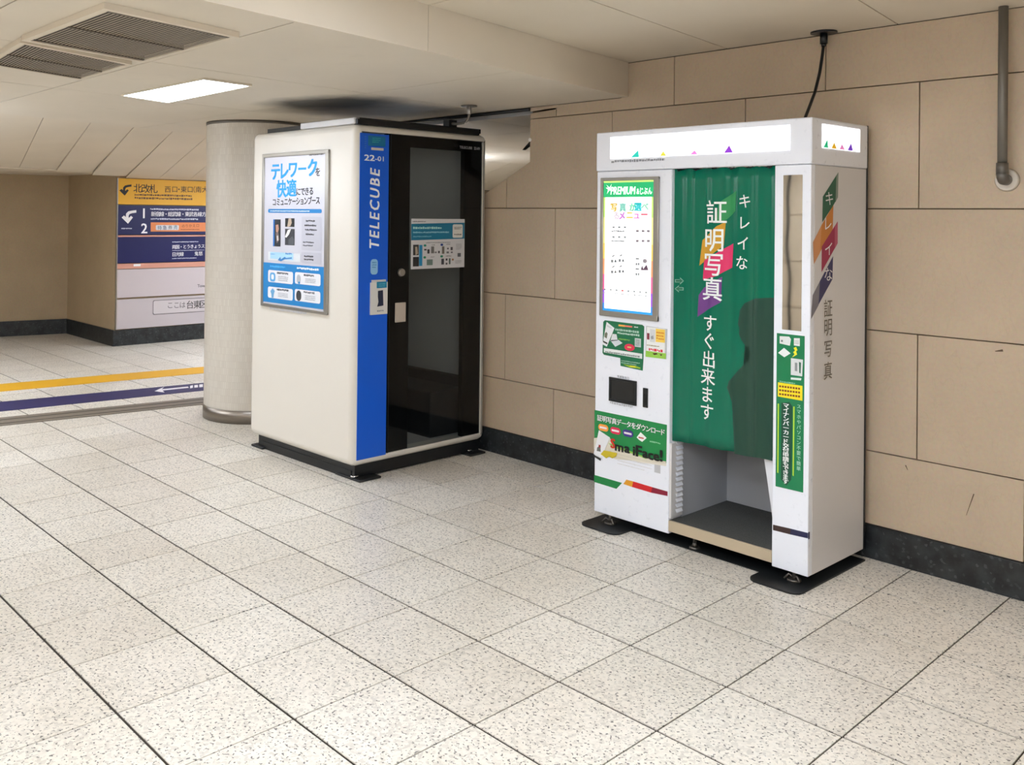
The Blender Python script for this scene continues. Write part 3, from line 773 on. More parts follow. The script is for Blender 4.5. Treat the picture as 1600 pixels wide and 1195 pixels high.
for x, y_, w_, h_, c in ((340, 690, 45, 30, '#3b393b'), (400, 700, 40, 80, '#2c2a2c'), (470, 650, 55, 130, '#6f6b67'), (535, 750, 40, 30, '#7a7678'), (600, 740, 30, 45, '#3b393b'), (670, 660, 45, 140, '#6f675e'), (765, 690, 30, 30, '#55555a'), (830, 680, 40, 60, '#4a494c'), (755, 760, 45, 35, '#66666a'), (835, 765, 35, 30, '#66666a'), (390, 890, 110, 110, '#6b7f76'), (660, 890, 50, 110, '#3f3e42'), (740, 890, 35, 40, '#3a393c'), (800, 890, 30, 110, '#4a5a55'), (855, 900, 35, 35, '#9a6a42'), (740, 970, 35, 35, '#4a494c'), (960, 800, 60, 70, '#55555a')):
    p.rect(X(x), Y(y_), X(x+w_), Y(y_+h_), c, 1)
p.dashes(X(480), Y(610), X(560), Y(640), 1, '#7e7e80', 1, .7); p.dashes(X(750), Y(610), X(850), Y(640), 1, '#7e7e80', 1, .7); p.dashes(X(930), Y(620), X(1040), Y(740), 5, '#8c8c90', 1, .5); p.dashes(X(460), Y(835), X(540), Y(860), 1, '#7e7e80', 1, .7); p.dashes(X(740), Y(830), X(850), Y(860), 1, '#7e7e80', 1, .7); p.dashes(X(920), Y(930), X(1040), Y(1000), 3, '#8c8c90', 1, .5)
p.build('printed_design', nt_o)
p = Print(Face([(553, 191), (760, 224), (760, 688), (553, 731)], TD, TZ0, TZ1, lambda s, t, o: (-.004+o, s, t)))
p.text('TELECUBE  22-01', 717, 237.2, 748, 241.2, '#b9bcc0', 1); p.build('door_lettering', door)
# bench and desk inside
b = B(); b.box((-.95, .72, .10), (-.12, 1.05, .43), bev=.01); b.box((-.95, 1.0, .42), (-.12, 1.05, .5), bev=.01); b.build('bench', plain('#1c1d20', .7, name='dark_cloth'), office)
b = B(); b.box((-1.10, .05, .72), (-.2, .42, .75)); b.build('desk', plain('#3a3a3b', .5), office)
b = B(); b.box((-.85, .35, TZ1-.062), (-.45, .75, TZ1-.052)); b.build('interior_fill', plain('#f4f4f0', .5, emit=.9, name='interior_fill_glow'), office)  # glowing panel added to lift the dark interior
# --- roof cap, black edge strip, vent post
b = B()
b.box((-TW+.10, .06, TZ1-.004), (-.05, TD-.06, TZ1+.030)); 
b.box((-.36, .04, TZ1+.01), (-.04, TD-.03, TZ1+.040))
b.build('roof_unit', M_BLACK, office)
b = B(); b.box((-.60, .010, TZ1-.002), (-.03, .055, TZ1+.036), bev=.004, seg=1); b.build('roof_edge_strip', plain('#d7d7d9', .35, name='white_metal'), office)
b = B(); b.box((-.05, .02, TZ1-.006), (-.008, TD-.07, TZ1+.030), bev=.004, seg=1); b.build('roof_rail', M_BLACK, office)
b = B(); b.box((-.10, .79, TZ1+.02), (-.045, .86, TZ1+.085)); b.build('roof_post', M_BLACK, office)
# --- base frame and feet
b = B(); b.box((-TW+.05, .05, .012), (-.04, TD-.02, TZ0+.01)); b.build('base_frame', M_BLACK, office)
for (x0, y0, x1, y1) in ((-TW-.0, -.0+.02, -TW+.14, .16), (-.22, .035, .03, .20), (-.14, TD-.16, .03, TD-.02), (-TW, TD-.16, -TW+.14, TD-.02)):
    b = B(); b.box((x0, y0, 0), (x1, y1, .014), bev=.004, seg=1); b.build('foot_plate', M_RUB, office)
b = B(); b.box((-TW+.06, .045, 0), (-.07, .085, .05)); b.build('base_skirt', M_BLACK, office)
for x, y_ in ((-TW+.07, .075), (-.055, .06), (-.055, TD-.10)):
    b = B(); b.cyl((x, y_, .014), .024, .012, 16); b.cyl((x, y_, .026), .010, .075, 12); b.build('levelling_foot', M_CHROME, office)

# conduit from the soffit down to the booth roof
cond = thing('conduit', 'grey metal conduit from a round ceiling plate to the telework booth roof', 'pipe', (-4.40, -.345, ZS))
b = B(); b.cyl((0, 0, -.008), .052, .008, 24); b.build('ceiling_plate', M_STEEL_D, cond)
b = B(); b.tube([(0, 0, -.005), (0, 0, -.055)], .015, 12); b.build('coupling', plain('#b5b0a8', .4, metal=.5), cond)
pts = [(0, 0, -.05), (0, 0, -.06)] + [(-.06*(1-math.cos(a)), -.008*(1-math.cos(a)), -.062 - .048*math.sin(a)) for a in (math.radians(q) for q in range(15, 91, 15))] + [(-.10, -.012, -.112), (-.145, -.014, -.108)]

b = B(); b.tube(pts, .009, 10); b.build('conduit_hose', M_PIPE, cond)

# ================================================================== PHOTO BOOTH
PW, PD, PZ0, PZ1 = 1.178, .533, .053, 2.023
booth = thing('photo_booth', 'white ID photo booth with green curtain standing against the tan wall', 'booth', (-3.141, -.587, 0))
FQ = [(932, 205), (1266, 180), (1263.5, 895), (929, 800)]
ff = Face(FQ, PW, PZ0, PZ1, lambda s, t, o: (s, -o, t))
sd = Face([(1266, 180), (1356.5, 204), (1350, 862), (1263.5, 895)], PD, PZ0, PZ1, lambda s, t, o: (PW+o, s, t))
SC = ff.st(1047.5, 600)[0]; SR = ff.st(1208.5, 600)[0]; ZH = ff.st(1100, 259)[1]
# --- header
b = B(); b.box((-.004, -.005, ZH), (PW+.004, PD, PZ1), bev=.006); b.build('header', M_WHITE, booth)
(l0, lt), (l1, lb) = ff.st(953.5, 212), ff.st(1233.5, 231.5)
b = B(); b.box((l0, -.008, lb), (l1, -.002, lt)); hl = b.build('light_box', M_SIGNW, booth); hl['label'] = 'glowing white front light box of the header'
h2 = Face(FQ, PW, PZ0, PZ1, lambda s, t, o: (s, -.008-o, t))
p = Print(h2); EM = .30
zb_ = lb
def tri(p, u0, u1, v_top, u_top, c, face):
    (s0, _), (s1, _), (s2, t2) = face.st(u0, v_top+10), face.st(u1, v_top+10), face.st(u_top, v_top)
    p.add([(s0, zb_+.001), (s1, zb_+.001), (s2, t2)], [(0, 1, 2)], c, 1, EM)
tri(p, 986, 999, 231.5, 998, '#1fc9b8', h2); tri(p, 1032, 1042, 233, 1037, '#e3e04a', h2); tri(p, 1079, 1091, 232, 1086, '#e67fd0', h2); tri(p, 1132, 1146, 224, 1140, '#8a35c8', h2)
p.build('printed_design', hl)
p = Print(Face(FQ, PW, PZ0, PZ1, lambda s, t, o: (s, -.0055-o, t))); p.dashes(955, 246.5, 1045, 249.5, 1, '#8b8d94', 1, .6); p.build('small_print', booth)
(l0, lt), (l1, lb) = sd.st(1281.5, 193), sd.st(1341.5, 245)
b = B(); b.box((PW+.001, l0, lb), (PW+.0075, l1, lt)); hs = b.build('light_box', M_SIGNW, booth); hs['label'] = 'glowing white side light box of the header'
s2 = Face([(1266, 180), (1356.5, 204), (1350, 862), (1263.5, 895)], PD, PZ0, PZ1, lambda s, t, o: (PW+.0075+o, s, t))
p = Print(s2); zb_ = lb
tri(p, 1282, 1290, 219, 1288.5, '#18c48c', s2); tri(p, 1295, 1304, 225, 1299.5, '#e6b41e', s2); tri(p, 1308, 1317, 229, 1312, '#f08fd0', s2); tri(p, 1321, 1330, 229, 1327, '#7a3ad0', s2)
p.build('printed_design', hs)
# --- carcass
b = B(); b.box((0, 0, PZ0), (SC, PD-.03, ZH-.002), bev=.004); cab = b.build('cabinet', M_WHITE, booth)
b = B(); b.box((SR, 0, PZ0), (PW, .035, ZH-.002), bev=.003); b.build('front_column', M_WHITE, booth)
b = B(); b.box((PW-.025, .035, PZ0), (PW, PD, ZH-.002), bev=.002); b.build('side_panel', M_SIDEW, booth)
b = B(); b.box((SC-.02, PD-.03, .07), (PW-.02, PD-.01, ZH)); b.build('back_panel', M_GREY, booth)
b = B(); b.box((PW+.0005, PD-.012, PZ0), (PW+.004, PD, PZ1)); b.build('rear_edge', M_BLACK, booth)
b = B(); b.box((SC-.005, .012, .068), (SR+.03, PD-.02, .118)); b.build('step', M_CARPET, booth)
b = B(); b.box((SC, -.002, .067), (SR, .012, .1185), bev=.002, seg=1); fr = b.build('step_front', plain('#b9a98f', .6, name='beige_edge'), booth); fr['label'] = 'beige front edge of the booth floor'
b = B(); b.box((SC, .10, .118), (SC+.006, PD-.03, ZH)); b.build('inner_wall', M_GREY, booth)
b = B(); b.box((SC, .003, .13), (SC+.012, .098, .49)); b.box((SC, .034, .49), (SC+.012, .098, .80)); lou = b.build('louvre_panel', M_SIDEW, booth)
lv = B()
for i in range(16):
    z = .15 + i*.0255; lv.slab([(SC+.012, .038, z+.013), (SC+.012, .090, z+.013), (SC+.020, .090, z), (SC+.020, .038, z)], (0, 0, .004))
lv.build('louvres', M_WHITE, lou)
b = B(); b.slab([(*q[:1], .05, q[1]) for q in (ff.st(1184, 700), ff.st(1214, 700), ff.st(1213, 848), ff.st(1204, 848), ff.st(1197, 790))], (0, .004, 0)); ln = b.build('inner_liner', plain('#dedfe4', .6, name='white_liner'), booth)
# --- lit menu poster
(m0, mt1), (m1, mb) = ff.st(939, 276), ff.st(1030, 500.5); fw = .02
b = B()
for q in (((m0, -.014, mb), (m0+fw, 0, mt1)), ((m1-fw*1.6, -.014, mb), (m1, 0, mt1)), ((m0, -.0145, mt1-fw*.8), (m1, 0, mt1)), ((m0, -.0145, mb), (m1, 0, mb+fw*1.4))): b.box(*q, bev=.003, seg=1)
b.build('poster_frame', M_ALU, booth)
b = B(); b.box((m0+fw*.7, -.008, mb+fw*.6), (m1-fw, -.001, mt1-fw*.5)); mp_ = b.build('lit_poster', plain('#ffffff', .3, emit=.62, name='lit_poster_white'), booth); mp_['label'] = 'backlit menu poster with green header'
p = Print(Face(FQ, PW, PZ0, PZ1, lambda s, t, o: (s, -.008-o, t))); E1 = .22
i0, i1, it, ib = m0+fw, m1-fw*1.6, mt1-fw*.8, mb+fw*1.4
stops = [('#c8ee7a', 1.), ('#f2ee9a', .72), ('#f6d36a', .52), ('#f3a070', .40), ('#ea6aa0', .28), ('#a35ce0', .16), ('#3f8fe6', .06)]
for sgn in (0, 1):
    for (c, f0), nx in zip(stops, [q[1] for q in stops[1:]] + [0.]):
        ya, yb = ib + (it-ib)*f0, ib + (it-ib)*nx
        xa, xb = (i0, i0+.011) if sgn == 0 else (i1-.012, i1)
        p.strect(xa, yb, xb, ya, c, 1, emit=E1)
p.strect(i0, ib, i1, ib+.012, '#2f9fe8', 2, emit=E1); p.strect(i0, it-.014, i1, it, '#d4f08a', 2, emit=E1)
p.rect(943.5, 283.5, 1024, 305, '#22d684', 2, emit=.02)
p.text('PREMIUM', 955, 290, 994, 301, '#ffffff', 3, .03, .15, emit=.6); p.text('&じぶん', 996, 291, 1020, 301, '#ffffff', 3, .02, emit=.6)
p.poly([(948, 286), (953, 291), (957, 284.5), (954, 292), (960, 297), (953, 295), (949, 301), (951, 294), (947, 291), (951, 291)], '#ffffff', 3, emit=.6)
for u, v, c, ch in ((960, 322, '#e2c24a', '写'), (974, 322, '#8fd8c8', '真'), (990, 321.5, '#7fd9b8', 'が'), (998, 321, '#1fd0d8', '選'), (1009, 320.5, '#a5ddc6', 'べ'), (964, 335, '#e5d9e6', 'る'), (973, 335, '#d58ae0', 'メ'), (985, 334, '#ead53a', 'ニ'), (996, 334, '#e78fd8', 'ュ'), (1008, 333, '#e0506f', 'ー')): p.char(ch, u, v, .042, c, 2, .07, emit=.1)
for v in (351.5, 367): 
    for u in (958, 967, 976): p.rect(u, v, u+3.5, v+3, '#9aa0a4', 2, emit=.02)
    p.dashes(955.5, v+6, 979, v+9.5, 1, '#6d7276', 2, .8, emit=.01)
    for u in (995, 1004, 1012.5): p.rect(u, v+5.5, u+4.5, v+9, '#8f8790', 2, emit=.02)
for u, v in ((957, 396), (969, 395), (957, 413), (969, 412)):
    p.poly([(u, v+3), (u+4, v), (u+4.5, v+2), (u+1, v+4)], '#70757a', 2, emit=.01); p.rect(u-1, v+8, u+2.5, v+12.5, '#8a8f93', 2, emit=.01); p.poly([(u+4, v+12), (u+6, v+7), (u+8, v+12)], '#555a5e', 2)
for u, v in ((995, 401), (995, 417)): p.rect(u, v, u+5.5, v+2.5, '#8a8f93', 2, emit=.01); p.rect(u, v+7.5, u+2.4, v+11.5, '#8a8f93', 2, emit=.01); p.rect(u+3.3, v+7.5, u+5.7, v+11.5, '#8a8f93', 2, emit=.01)
p.rect(1006, 402.5, 1013, 409, '#a79ea6', 2, .02, emit=.02); p.poly([(1003, 420), (1005, 412), (1007, 418), (1012, 411), (1015, 420)], '#6b4f66', 2)
for i in range(8): p.rect(945 + i*9.3, 449.5+i*.6, 948 + i*9.3, 452+i*.6, '#d84a4a' if i == 3 else '#9a9fa3', 2, emit=.02); p.dashes(943.5 + i*9.3, 454.5+i*.6, 950 + i*9.3, 458+i*.6, 1, '#a8adb1', 2, .7, emit=.02)
p.build('printed_design', mp_)
# --- stickers on the cabinet
def sticker(name, poly, c, label, th=.0012, r=0):
    b = B(); b.prism(poly, 'y', -th, 0.0005); o = b.build(name, plain(c, .35, name='sticker_vinyl'), booth); o['label'] = label; return o
S = lambda *q: [ff.st(*a) for a in q]
fs_ = Face(FQ, PW, PZ0, PZ1, lambda s, t, o: (s, -.0012-o, t))
G1 = '#0f6b45'
st1 = sticker('sticker', S((945, 499.5), (1004, 506), (1007, 508.5), (1006, 562), (1005, 578), (970, 571), (969.5, 558.5), (944, 554), (941.5, 551), (942.5, 502)), G1, 'green sticker about phone photo download')
p = Print(fs_); D = lambda a, b_: (930 + a/10.87, 490 + b_/10.87)
p.poly([D(195, 130), D(330, 235), D(200, 555), D(125, 515)], '#e3e5e8', 1); p.poly([D(165, 330), D(190, 300), D(215, 330), D(200, 415), D(160, 390)], '#6f715f', 2); p.poly([D(135, 450), D(215, 490), D(205, 515), D(140, 480)], '#2a2a28', 2); p.poly([D(200, 180), D(285, 225), D(280, 250), D(200, 205)], '#c9cdd0', 2)
p.poly([D(295, 335), D(365, 340), D(385, 440), D(260, 460)], '#d7dbde', 1); p.poly([D(270, 460), D(400, 435), D(470, 490), D(345, 555)], '#cfd3d9', 1); p.poly([D(270, 440), D(385, 435), D(385, 447), D(272, 462)], '#4a4d50', 2)
p.rect(*D(400, 172), *D(510, 212), '#f0a64a', 1); p.rect(*D(510, 185), *D(635, 222), '#ee7468', 1); p.dashes(*D(668, 200), *D(750, 232), 1, '#e8eaea', 1, .8)
p.dashes(*D(345, 228), *D(800, 285), 1, '#a8c7b7', 1, .7); p.dashes(*D(380, 290), *D(780, 340), 1, '#b9d3c5', 1, .7); p.dashes(*D(400, 395), *D(600, 440), 1, '#79b04a', 1, .6)
c0 = D(590, 562); p.poly([(c0[0] + 8.2*math.cos(a), c0[1] + 5.6*math.sin(a)+.35*8.2*math.cos(a)*.25) for a in [2*math.pi*i/14 for i in range(14)]], '#d92b4e', 1); p.rect(*D(555, 545), *D(620, 575), '#c9c56a', 2)
p.rect(*D(680, 400), *D(785, 560), '#c3cbc8', 1); p.dashes(*D(695, 420), *D(770, 540), 5, '#6d7b74', 2, .6)
p.poly([D(150, 578), D(808, 668), D(808, 755), D(150, 650)], '#dfe4e3', 1); p.dashes(*D(175, 600), *D(780, 680), 1, '#7f8886', 2, .35)
p.dashes(*D(445, 770), *D(780, 840), 2, '#9fc4ae', 1, .5); p.poly([D(480, 850), D(590, 868), D(690, 875), D(780, 905), D(775, 925), D(700, 912), D(600, 905)], '#9cbf2e', 1); p.rect(*D(600, 870), *D(700, 905), '#e2dc2a', 2, .01)
p.build('printed_design', st1)
st2 = sticker('notice_card', S((1010.5, 507.5), (1043.2, 512), (1042, 559.5), (1009.5, 555)), '#b9bcc0', 'small white and yellow notice beside the green sticker', .003)
p = Print(Face(FQ, PW, PZ0, PZ1, lambda s, t, o: (s, -.003-o, t)))
p.poly([D(890, 205), D(1200, 240), D(1195, 740), D(875, 705)], '#e4e5e4', 1); p.poly([D(1042, 235), D(1200, 250), D(1200, 475), D(1042, 460)], '#f2ce57', 2); p.dashes(*D(1055, 275), *D(1190, 440), 3, '#d9892c', 3, .6)
p.rect(*D(893, 310), *D(935, 425), '#7d2a3c', 2); p.poly([D(945, 240), D(1035, 255), D(1030, 470), D(945, 460)], '#cfd2d4', 2); p.poly([D(960, 370), D(1000, 350), D(1010, 410), D(970, 420)], '#9a9c9e', 3)
p.poly([D(875, 612), D(1220, 655), D(1218, 752), D(870, 715)], '#94c84a', 2); p.poly([D(990, 655), D(1060, 650), D(1080, 670), D(1020, 685)], '#4a2a1c', 3); p.poly([D(1110, 670), D(1160, 670), D(1140, 700)], '#4a2a1c', 3)
p.dashes(*D(925, 560), *D(1170, 615), 1, '#d8243c', 2, .8); p.dashes(*D(890, 490), *D(1190, 540), 1, '#9b8f6f', 2, .4)
p.build('printed_design', st2)
p = Print(ff); p.text('写真取出口', 965, 585.5, 983.5, 589.5, '#4a4c50', 1, .008); p.build('outlet_lettering', cab)
# --- photo outlet and coin slot
(s0, tt), (s1, tb) = ff.st(952.5, 587), ff.st(996, 633.6)
s0, t_a = ff.st(952.5, 588); s1, t_b = ff.st(996, 633.5)
b = B()
for q in (((s0, -.007, t_b), (s0+.012, 0, t_a)), ((s1-.012, -.007, t_b), (s1, 0, t_a)), ((s0, -.0075, t_a-.012), (s1, 0, t_a)), ((s0, -.0075, t_b), (s1, 0, t_b+.012))): b.box(*q, bev=.002, seg=1)
ou = b.build('photo_outlet', M_BLACK, booth)
b = B(); b.box((s0+.01, -.003, t_b+.01), (s1-.01, .0, t_a-.01)); b.build('outlet_window', M_BLACKG, ou)
p = Print(Face(FQ, PW, PZ0, PZ1, lambda s, t, o: (s, -.0075-o, t))); p.dashes(955, 625.5, 993, 631.5, 1, '#b9bbc0', 1, .6); p.build('small_print', ou)
(s0, t_a), (s1, t_b) = ff.st(1006, 604.5), ff.st(1013.8, 636.5)
b = B(); b.box((s0, -.006, t_b), (s1, 0, t_a), bev=.003); cs_ = b.build('coin_slot', M_BLACK, booth)
b = B(); b.box((s0+.007, -.0075, t_b+.015), (s1-.007, -.005, t_a-.03)); b.build('slot_cover', M_BLACKG, cs_)
# --- lower advertisement
st3 = sticker('sticker', S((929.3, 641), (1043.5, 662.3), (1042.8, 722), (1000, 712), (968, 702), (929.3, 687)), '#128443', 'green poster sticker for photo data download')
E_ = lambda a, b_: (925 + a/7.968, 630 + b_/7.968)
p = Print(fs_)
p.poly([E_(30, 440), E_(220, 420), E_(310, 560), E_(560, 640), E_(700, 680), E_(940, 715), E_(930, 735), E_(300, 700), E_(30, 580)], '#d9d3c2', 1)
p.poly([E_(210, 500), E_(300, 560), E_(560, 640), E_(690, 690), E_(690, 670), E_(300, 520)], '#8cc24a', 2)
for i, ch in enumerate('証明写真データをダウンロード'):
    u, v = E_(102 + i*61.5, 188 + i*12.6); p.char(ch, u, v, .031, '#20302a', 2, .06); p.char(ch, u, v, .031, '#f2f4f3', 3, .02)
for (u0, v0, c) in ((75, 265, '#f09a3e'), (228, 300, '#d8234f'), (385, 330, '#43308a')):
    q = E_(u0+75, v0+43); s_, t_ = ff.st(*q); p.strect(s_-.033, t_-.017, s_+.033, t_+.017, c, 2, .017); p.strect(s_-.024, t_-.005, s_+.024, t_+.005, '#eadfe4', 3, .004)
p.poly([E_(620, 355), E_(695, 425), E_(640, 475), E_(600, 450), E_(570, 420)], '#eef1ee', 2); p.rect(*E_(595, 410), *E_(660, 440), '#c0443c', 3)
p.dashes(*E_(735, 440), *E_(910, 490), 1, '#8fc8a2', 2, .4)
p.poly([E_(95, 340), E_(235, 430), E_(125, 690), E_(30, 640)], '#e3e4e6', 2); p.poly([E_(30, 645), E_(125, 695), E_(120, 725), E_(30, 670)], '#33322f', 3); p.poly([E_(75, 560), E_(115, 520), E_(120, 610), E_(70, 600)], '#6c6d66', 3); p.rect(*E_(95, 520), *E_(120, 560), '#9a2b2b', 4)
for dx in (0, 78): p.poly([E_(120+dx, 640+dx*.2), E_(160+dx, 590+dx*.2), E_(250+dx, 605+dx*.2), E_(240+dx, 660), E_(190+dx, 690)], '#c4b022', 3)
s_, t_ = ff.st(*E_(272, 500)); p.char('S', *E_(272, 500), .062, '#c8321f', 3, .05)
for ch, u, v, s2_ in (('m', 352, 540, .075), ('a', 452, 556, .075), ('i', 538, 585, .075), ('F', 600, 590, .088), ('a', 680, 612, .075), ('c', 748, 632, .075), ('e', 820, 645, .075), ('!', 880, 640, .088)):
    p.char(ch, *E_(u, v), s2_*.80, '#0d0f0d', 3, .06, sx=1.15)
p.dashes(*E_(330, 615), *E_(780, 770), 4, '#b5afa0', 2, .12)
p.build('printed_design', st3)
b = B(); b.prism(S((948, 705), (968, 701.5), (1042.8, 721.5), (1042.5, 727), (1000, 722)), 'y', -.0008, .0005); o = b.build('sticker_fade', plain('#dcd6c8', .4), booth)
p = Print(ff); p.poly([E_(425, 670), E_(600, 690), E_(570, 715), E_(420, 685)], '#9b978c', 1); p.rect(*E_(790, 745), *E_(865, 870), '#b9babd', 1)
p.build('fine_print', cab)
p = Print(ff)
# stripes
p.poly([(929.2, 743.3), (973.3, 755), (964.5, 764.6), (929.2, 754.5)], '#12803e', 1)
p.build('green_stripe', cab); p = Print(ff)
p.poly([(980, 749.6), (991, 752.2), (989, 761), (975.3, 756.6)], '#d8951f', 1); p.poly([(991, 752.2), (1021, 760.5), (1019, 769.2), (989, 761)], '#cf1d22', 1); p.poly([(1021, 760.5), (1045, 766.8), (1045, 774), (1019, 769.2)], '#8a1634', 1)
p.build('red_stripe', cab)
# --- mirror, column sticker, stripe
(s0, t_a), (s1, t_b) = ff.st(1223, 270.5), ff.st(1251.8, 513)
b = B(); b.box((s0, -.0015, t_b), (s1, 0, t_a)); mi = b.build('mirror', M_MIRROR, booth); mi['label'] = 'tall narrow mirror on the right front column'
st4 = sticker('sticker', S((1214, 516), (1257, 520.3), (1255.8, 763.5), (1213.2, 754.5)), '#0c7a4c', 'tall green sticker with yellow notice below the mirror')
p = Print(fs_); H_ = lambda a, b_: (1205 + a/8.85, 505 + b_/8.85)
p.poly([H_(120, 140), H_(250, 145), H_(275, 180), H_(260, 270), H_(120, 240)], '#d9dcdc', 1); p.poly([H_(315, 165), H_(395, 165), H_(395, 275), H_(315, 265)], '#dfe2e2', 1); p.dashes(*H_(325, 190), *H_(388, 250), 3, '#9da5a3', 2, .5); p.rect(*H_(140, 190), *H_(165, 220), '#6f7678', 2)
p.poly([H_(345, 285), H_(365, 330), H_(345, 345), H_(360, 390), H_(290, 430), H_(325, 385), H_(305, 360), H_(330, 335), H_(310, 300)], '#ece42a', 1)
p.poly([H_(100, 370), H_(180, 300), H_(270, 375), H_(185, 430)], '#e3e6e6', 1)
p.poly([H_(275, 440), H_(440, 460), H_(430, 690), H_(275, 670)], '#d3d6d6', 1); p.rect(*H_(330, 500), *H_(365, 620), '#8e9494', 2); p.poly([H_(385, 490), H_(415, 500), H_(410, 650), H_(390, 640)], '#3d6b57', 2); p.poly([H_(275, 705), H_(420, 715), H_(415, 745), H_(275, 735)], '#cfe0d8', 1)
p.dashes(*H_(120, 735), *H_(420, 790), 1, '#7fbf9f', 1, .4)
p.poly([H_(100, 775), H_(435, 820), H_(435, 1025), H_(98, 970)], '#f4dc1c', 1)
for v_ in (815, 868, 922): 
    for i_ in range(8): u_ = 118 + i_*37; p.rect(*H_(u_, v_ + i_*4), *H_(u_+26, v_+30 + i_*4), '#7a3a1a', 2)
I_ = lambda a, b_: (1190 + a/3.737, 480 + b_/3.737)
p.poly([I_(118, 540), I_(165, 535), I_(182, 560), I_(178, 985), I_(150, 1020), I_(118, 985)], '#0a4a34', 1)
p.poly([I_(98, 545), I_(106, 545), I_(104, 950), I_(97, 945)], '#b4d93a', 2); p.poly([I_(188, 560), I_(196, 560), I_(193, 965), I_(186, 960)], '#b4d93a', 2)
for i_, ch in enumerate('マイナンバーカード交付申請もできます'): p.char(ch, *I_(147, 555 + i_*26), .021, '#f0f4f2', 3, .03, sx=1.35)
for i_, ch in enumerate('スマホやパソコン不要で簡単'): p.char(ch, *I_(221, 560 + i_*30), .019, '#a9d8c2', 2, .01)
p.build('printed_design', st4)
p = Print(ff); p.poly([(1209.5, 814.4), (1237, 820), (1236, 829), (1209.5, 823)], '#3a2622', 1); p.poly([(1237, 820), (1263.6, 826), (1263.4, 834.5), (1236, 829)], '#1c2048', 1); p.build('stripe_design', booth)
b = B(); b.box((PW, 0, .215), (PW+.0012, .012, .245)); b.build('stripe_edge', plain('#1c2048', .4), booth)
# --- lettering on the side
p = Print(sd); J_ = lambda a, b_: (1190 + a/2.986, 160 + b_/2.986)
p.poly([J_(355, 342), J_(281, 452), J_(279, 575), J_(331, 500), J_(353, 462)], '#0f5a41', 1); p.poly([J_(355, 342), J_(345, 357), J_(341, 485), J_(353, 462)], '#7f8f84', 2)
p.poly([J_(332, 497), J_(277, 585), J_(235, 665), J_(240, 768), J_(275, 705), J_(329, 612)], '#c47a2e', 1); p.poly([J_(275, 590), J_(235, 665), J_(240, 768), J_(268, 718)], '#cf8f5c', 2)
p.poly([J_(352, 578), J_(277, 690), J_(276, 812), J_(352, 682)], '#9c1d49', 1); p.poly([J_(352, 578), J_(338, 600), J_(338, 706), J_(352, 682)], '#b4526e', 2)
p.poly([J_(331, 740), J_(270, 850), J_(235, 915), J_(228, 1025), J_(270, 950), J_(328, 850)], '#2c2b5c', 1); p.poly([J_(268, 853), J_(235, 915), J_(228, 1025), J_(262, 965)], '#77757f', 2)
for ch, u_, v_ in (('キ', 311, 465), ('レ', 306, 585), ('イ', 308, 705), ('な', 308, 825)): p.char(ch, *J_(u_, v_), .062, '#e6e4e6', 3, .0, sx=1.25)
for ch, v_ in zip('証明写真', (490, 519.5, 553, 587)): p.char(ch, 1293, v_, .076, '#ded9d3', 1, .06, sx=1.); p.char(ch, 1293, v_, .076, '#6e685f', 2, .012, sx=1.)
p.build('side_lettering', booth)
# --- green curtain
c0_, ct = ff.st(1047.5, 262.5); c1_ = SR - .001
CB0, CB1 = ff.st(1049, 689)[1], ff.st(1204, 711)[1]
cw = c1_ - c0_
def wave(s):
    q = (s - c0_)/cw; e = 2*math.pi
    return   .020 + .0045*math.sin(e*(q*3.6 + .15)) + .0018*math.sin(e*(q*8.3+.4)) - .0045*math.exp(-((q-.21)/.009)**2) - .004*math.exp(-((q-.81)/.009)**2)
bm = bmesh.new(); nx, nz = 220, 24; grid = []
for i in range(nx+1):
    s_ = c0_ + cw*i/nx; lo = CB0 + (CB1-CB0)*i/nx + .004*math.sin(9*i/nx); rowv = []
    hi = ct + .004*math.cos(2*math.pi*i/nx*6)
    for j in range(nz+1):
        t_ = lo + (hi-lo)*j/nz; k_ = 1 - .35*max(0, (j/nz-.8)/.2)
        rowv.append(bm.verts.new((s_, wave(s_), t_)))
    grid.append(rowv)
for i in range(nx):
    for j in range(nz):
        f = bm.faces.new((grid[i][j], grid[i+1][j], grid[i+1][j+1], grid[i][j+1])); f.smooth = True
b = B(); b.bm.free(); b.bm = bm
kk = N('green_vinyl'); kk.b.inputs['Base Color'].default_value = (*lin('#006a50'), 1); kk.b.inputs['Roughness'].default_value = .24; kk.b.inputs['Specular IOR Level'].default_value = .35
nzz = kk.n('ShaderNodeTexNoise', Scale=6.0, Detail=3.0); kk.l(kk.wco((1, 1, .25)), nzz.inputs['Vector']); kk.bump(nzz.outputs[0], .25, .006)
cur = b.build('curtain', kk.m, booth); cur['label'] = 'green vinyl curtain with white lettering and dark figure silhouette'
sm = cur.modifiers.new('Solidify', 'SOLIDIFY'); sm.thickness = .0015; sm.offset = -1
cf = Face(FQ, PW, PZ0, PZ1, lambda s, t, o: (s, wave(s) - .0008 - o, t))
p = Print(cf, [c0_ + cw*i/220 for i in range(221)])
Q_ = lambda a, b_: (1030 + a/2.491, 240 + b_/2.491)
p.poly([Q_(*q) for q in ((428, 552), (365, 556), (325, 575), (308, 600), (304, 630), (300, 655), (306, 672), (304, 695), (312, 715), (328, 738), (345, 745), (350, 770), (345, 800), (322, 815), (285, 855), (262, 880), (256, 905), (275, 965), (282, 1060), (288, 1162), (438, 1186), (440, 552))], '#123f30', 1)
p.poly([Q_(*q) for q in ((290, 135), (222, 185), (216, 262), (252, 250), (286, 215))], '#1f8a4c', 1)
p.poly([Q_(*q) for q in ((250, 258), (216, 275), (158, 330), (147, 430), (180, 400), (243, 350))], '#c8951f', 1)
p.poly([Q_(*q) for q in ((278, 342), (215, 380), (164, 410), (160, 485), (215, 470), (273, 436))], '#d62a62', 1)
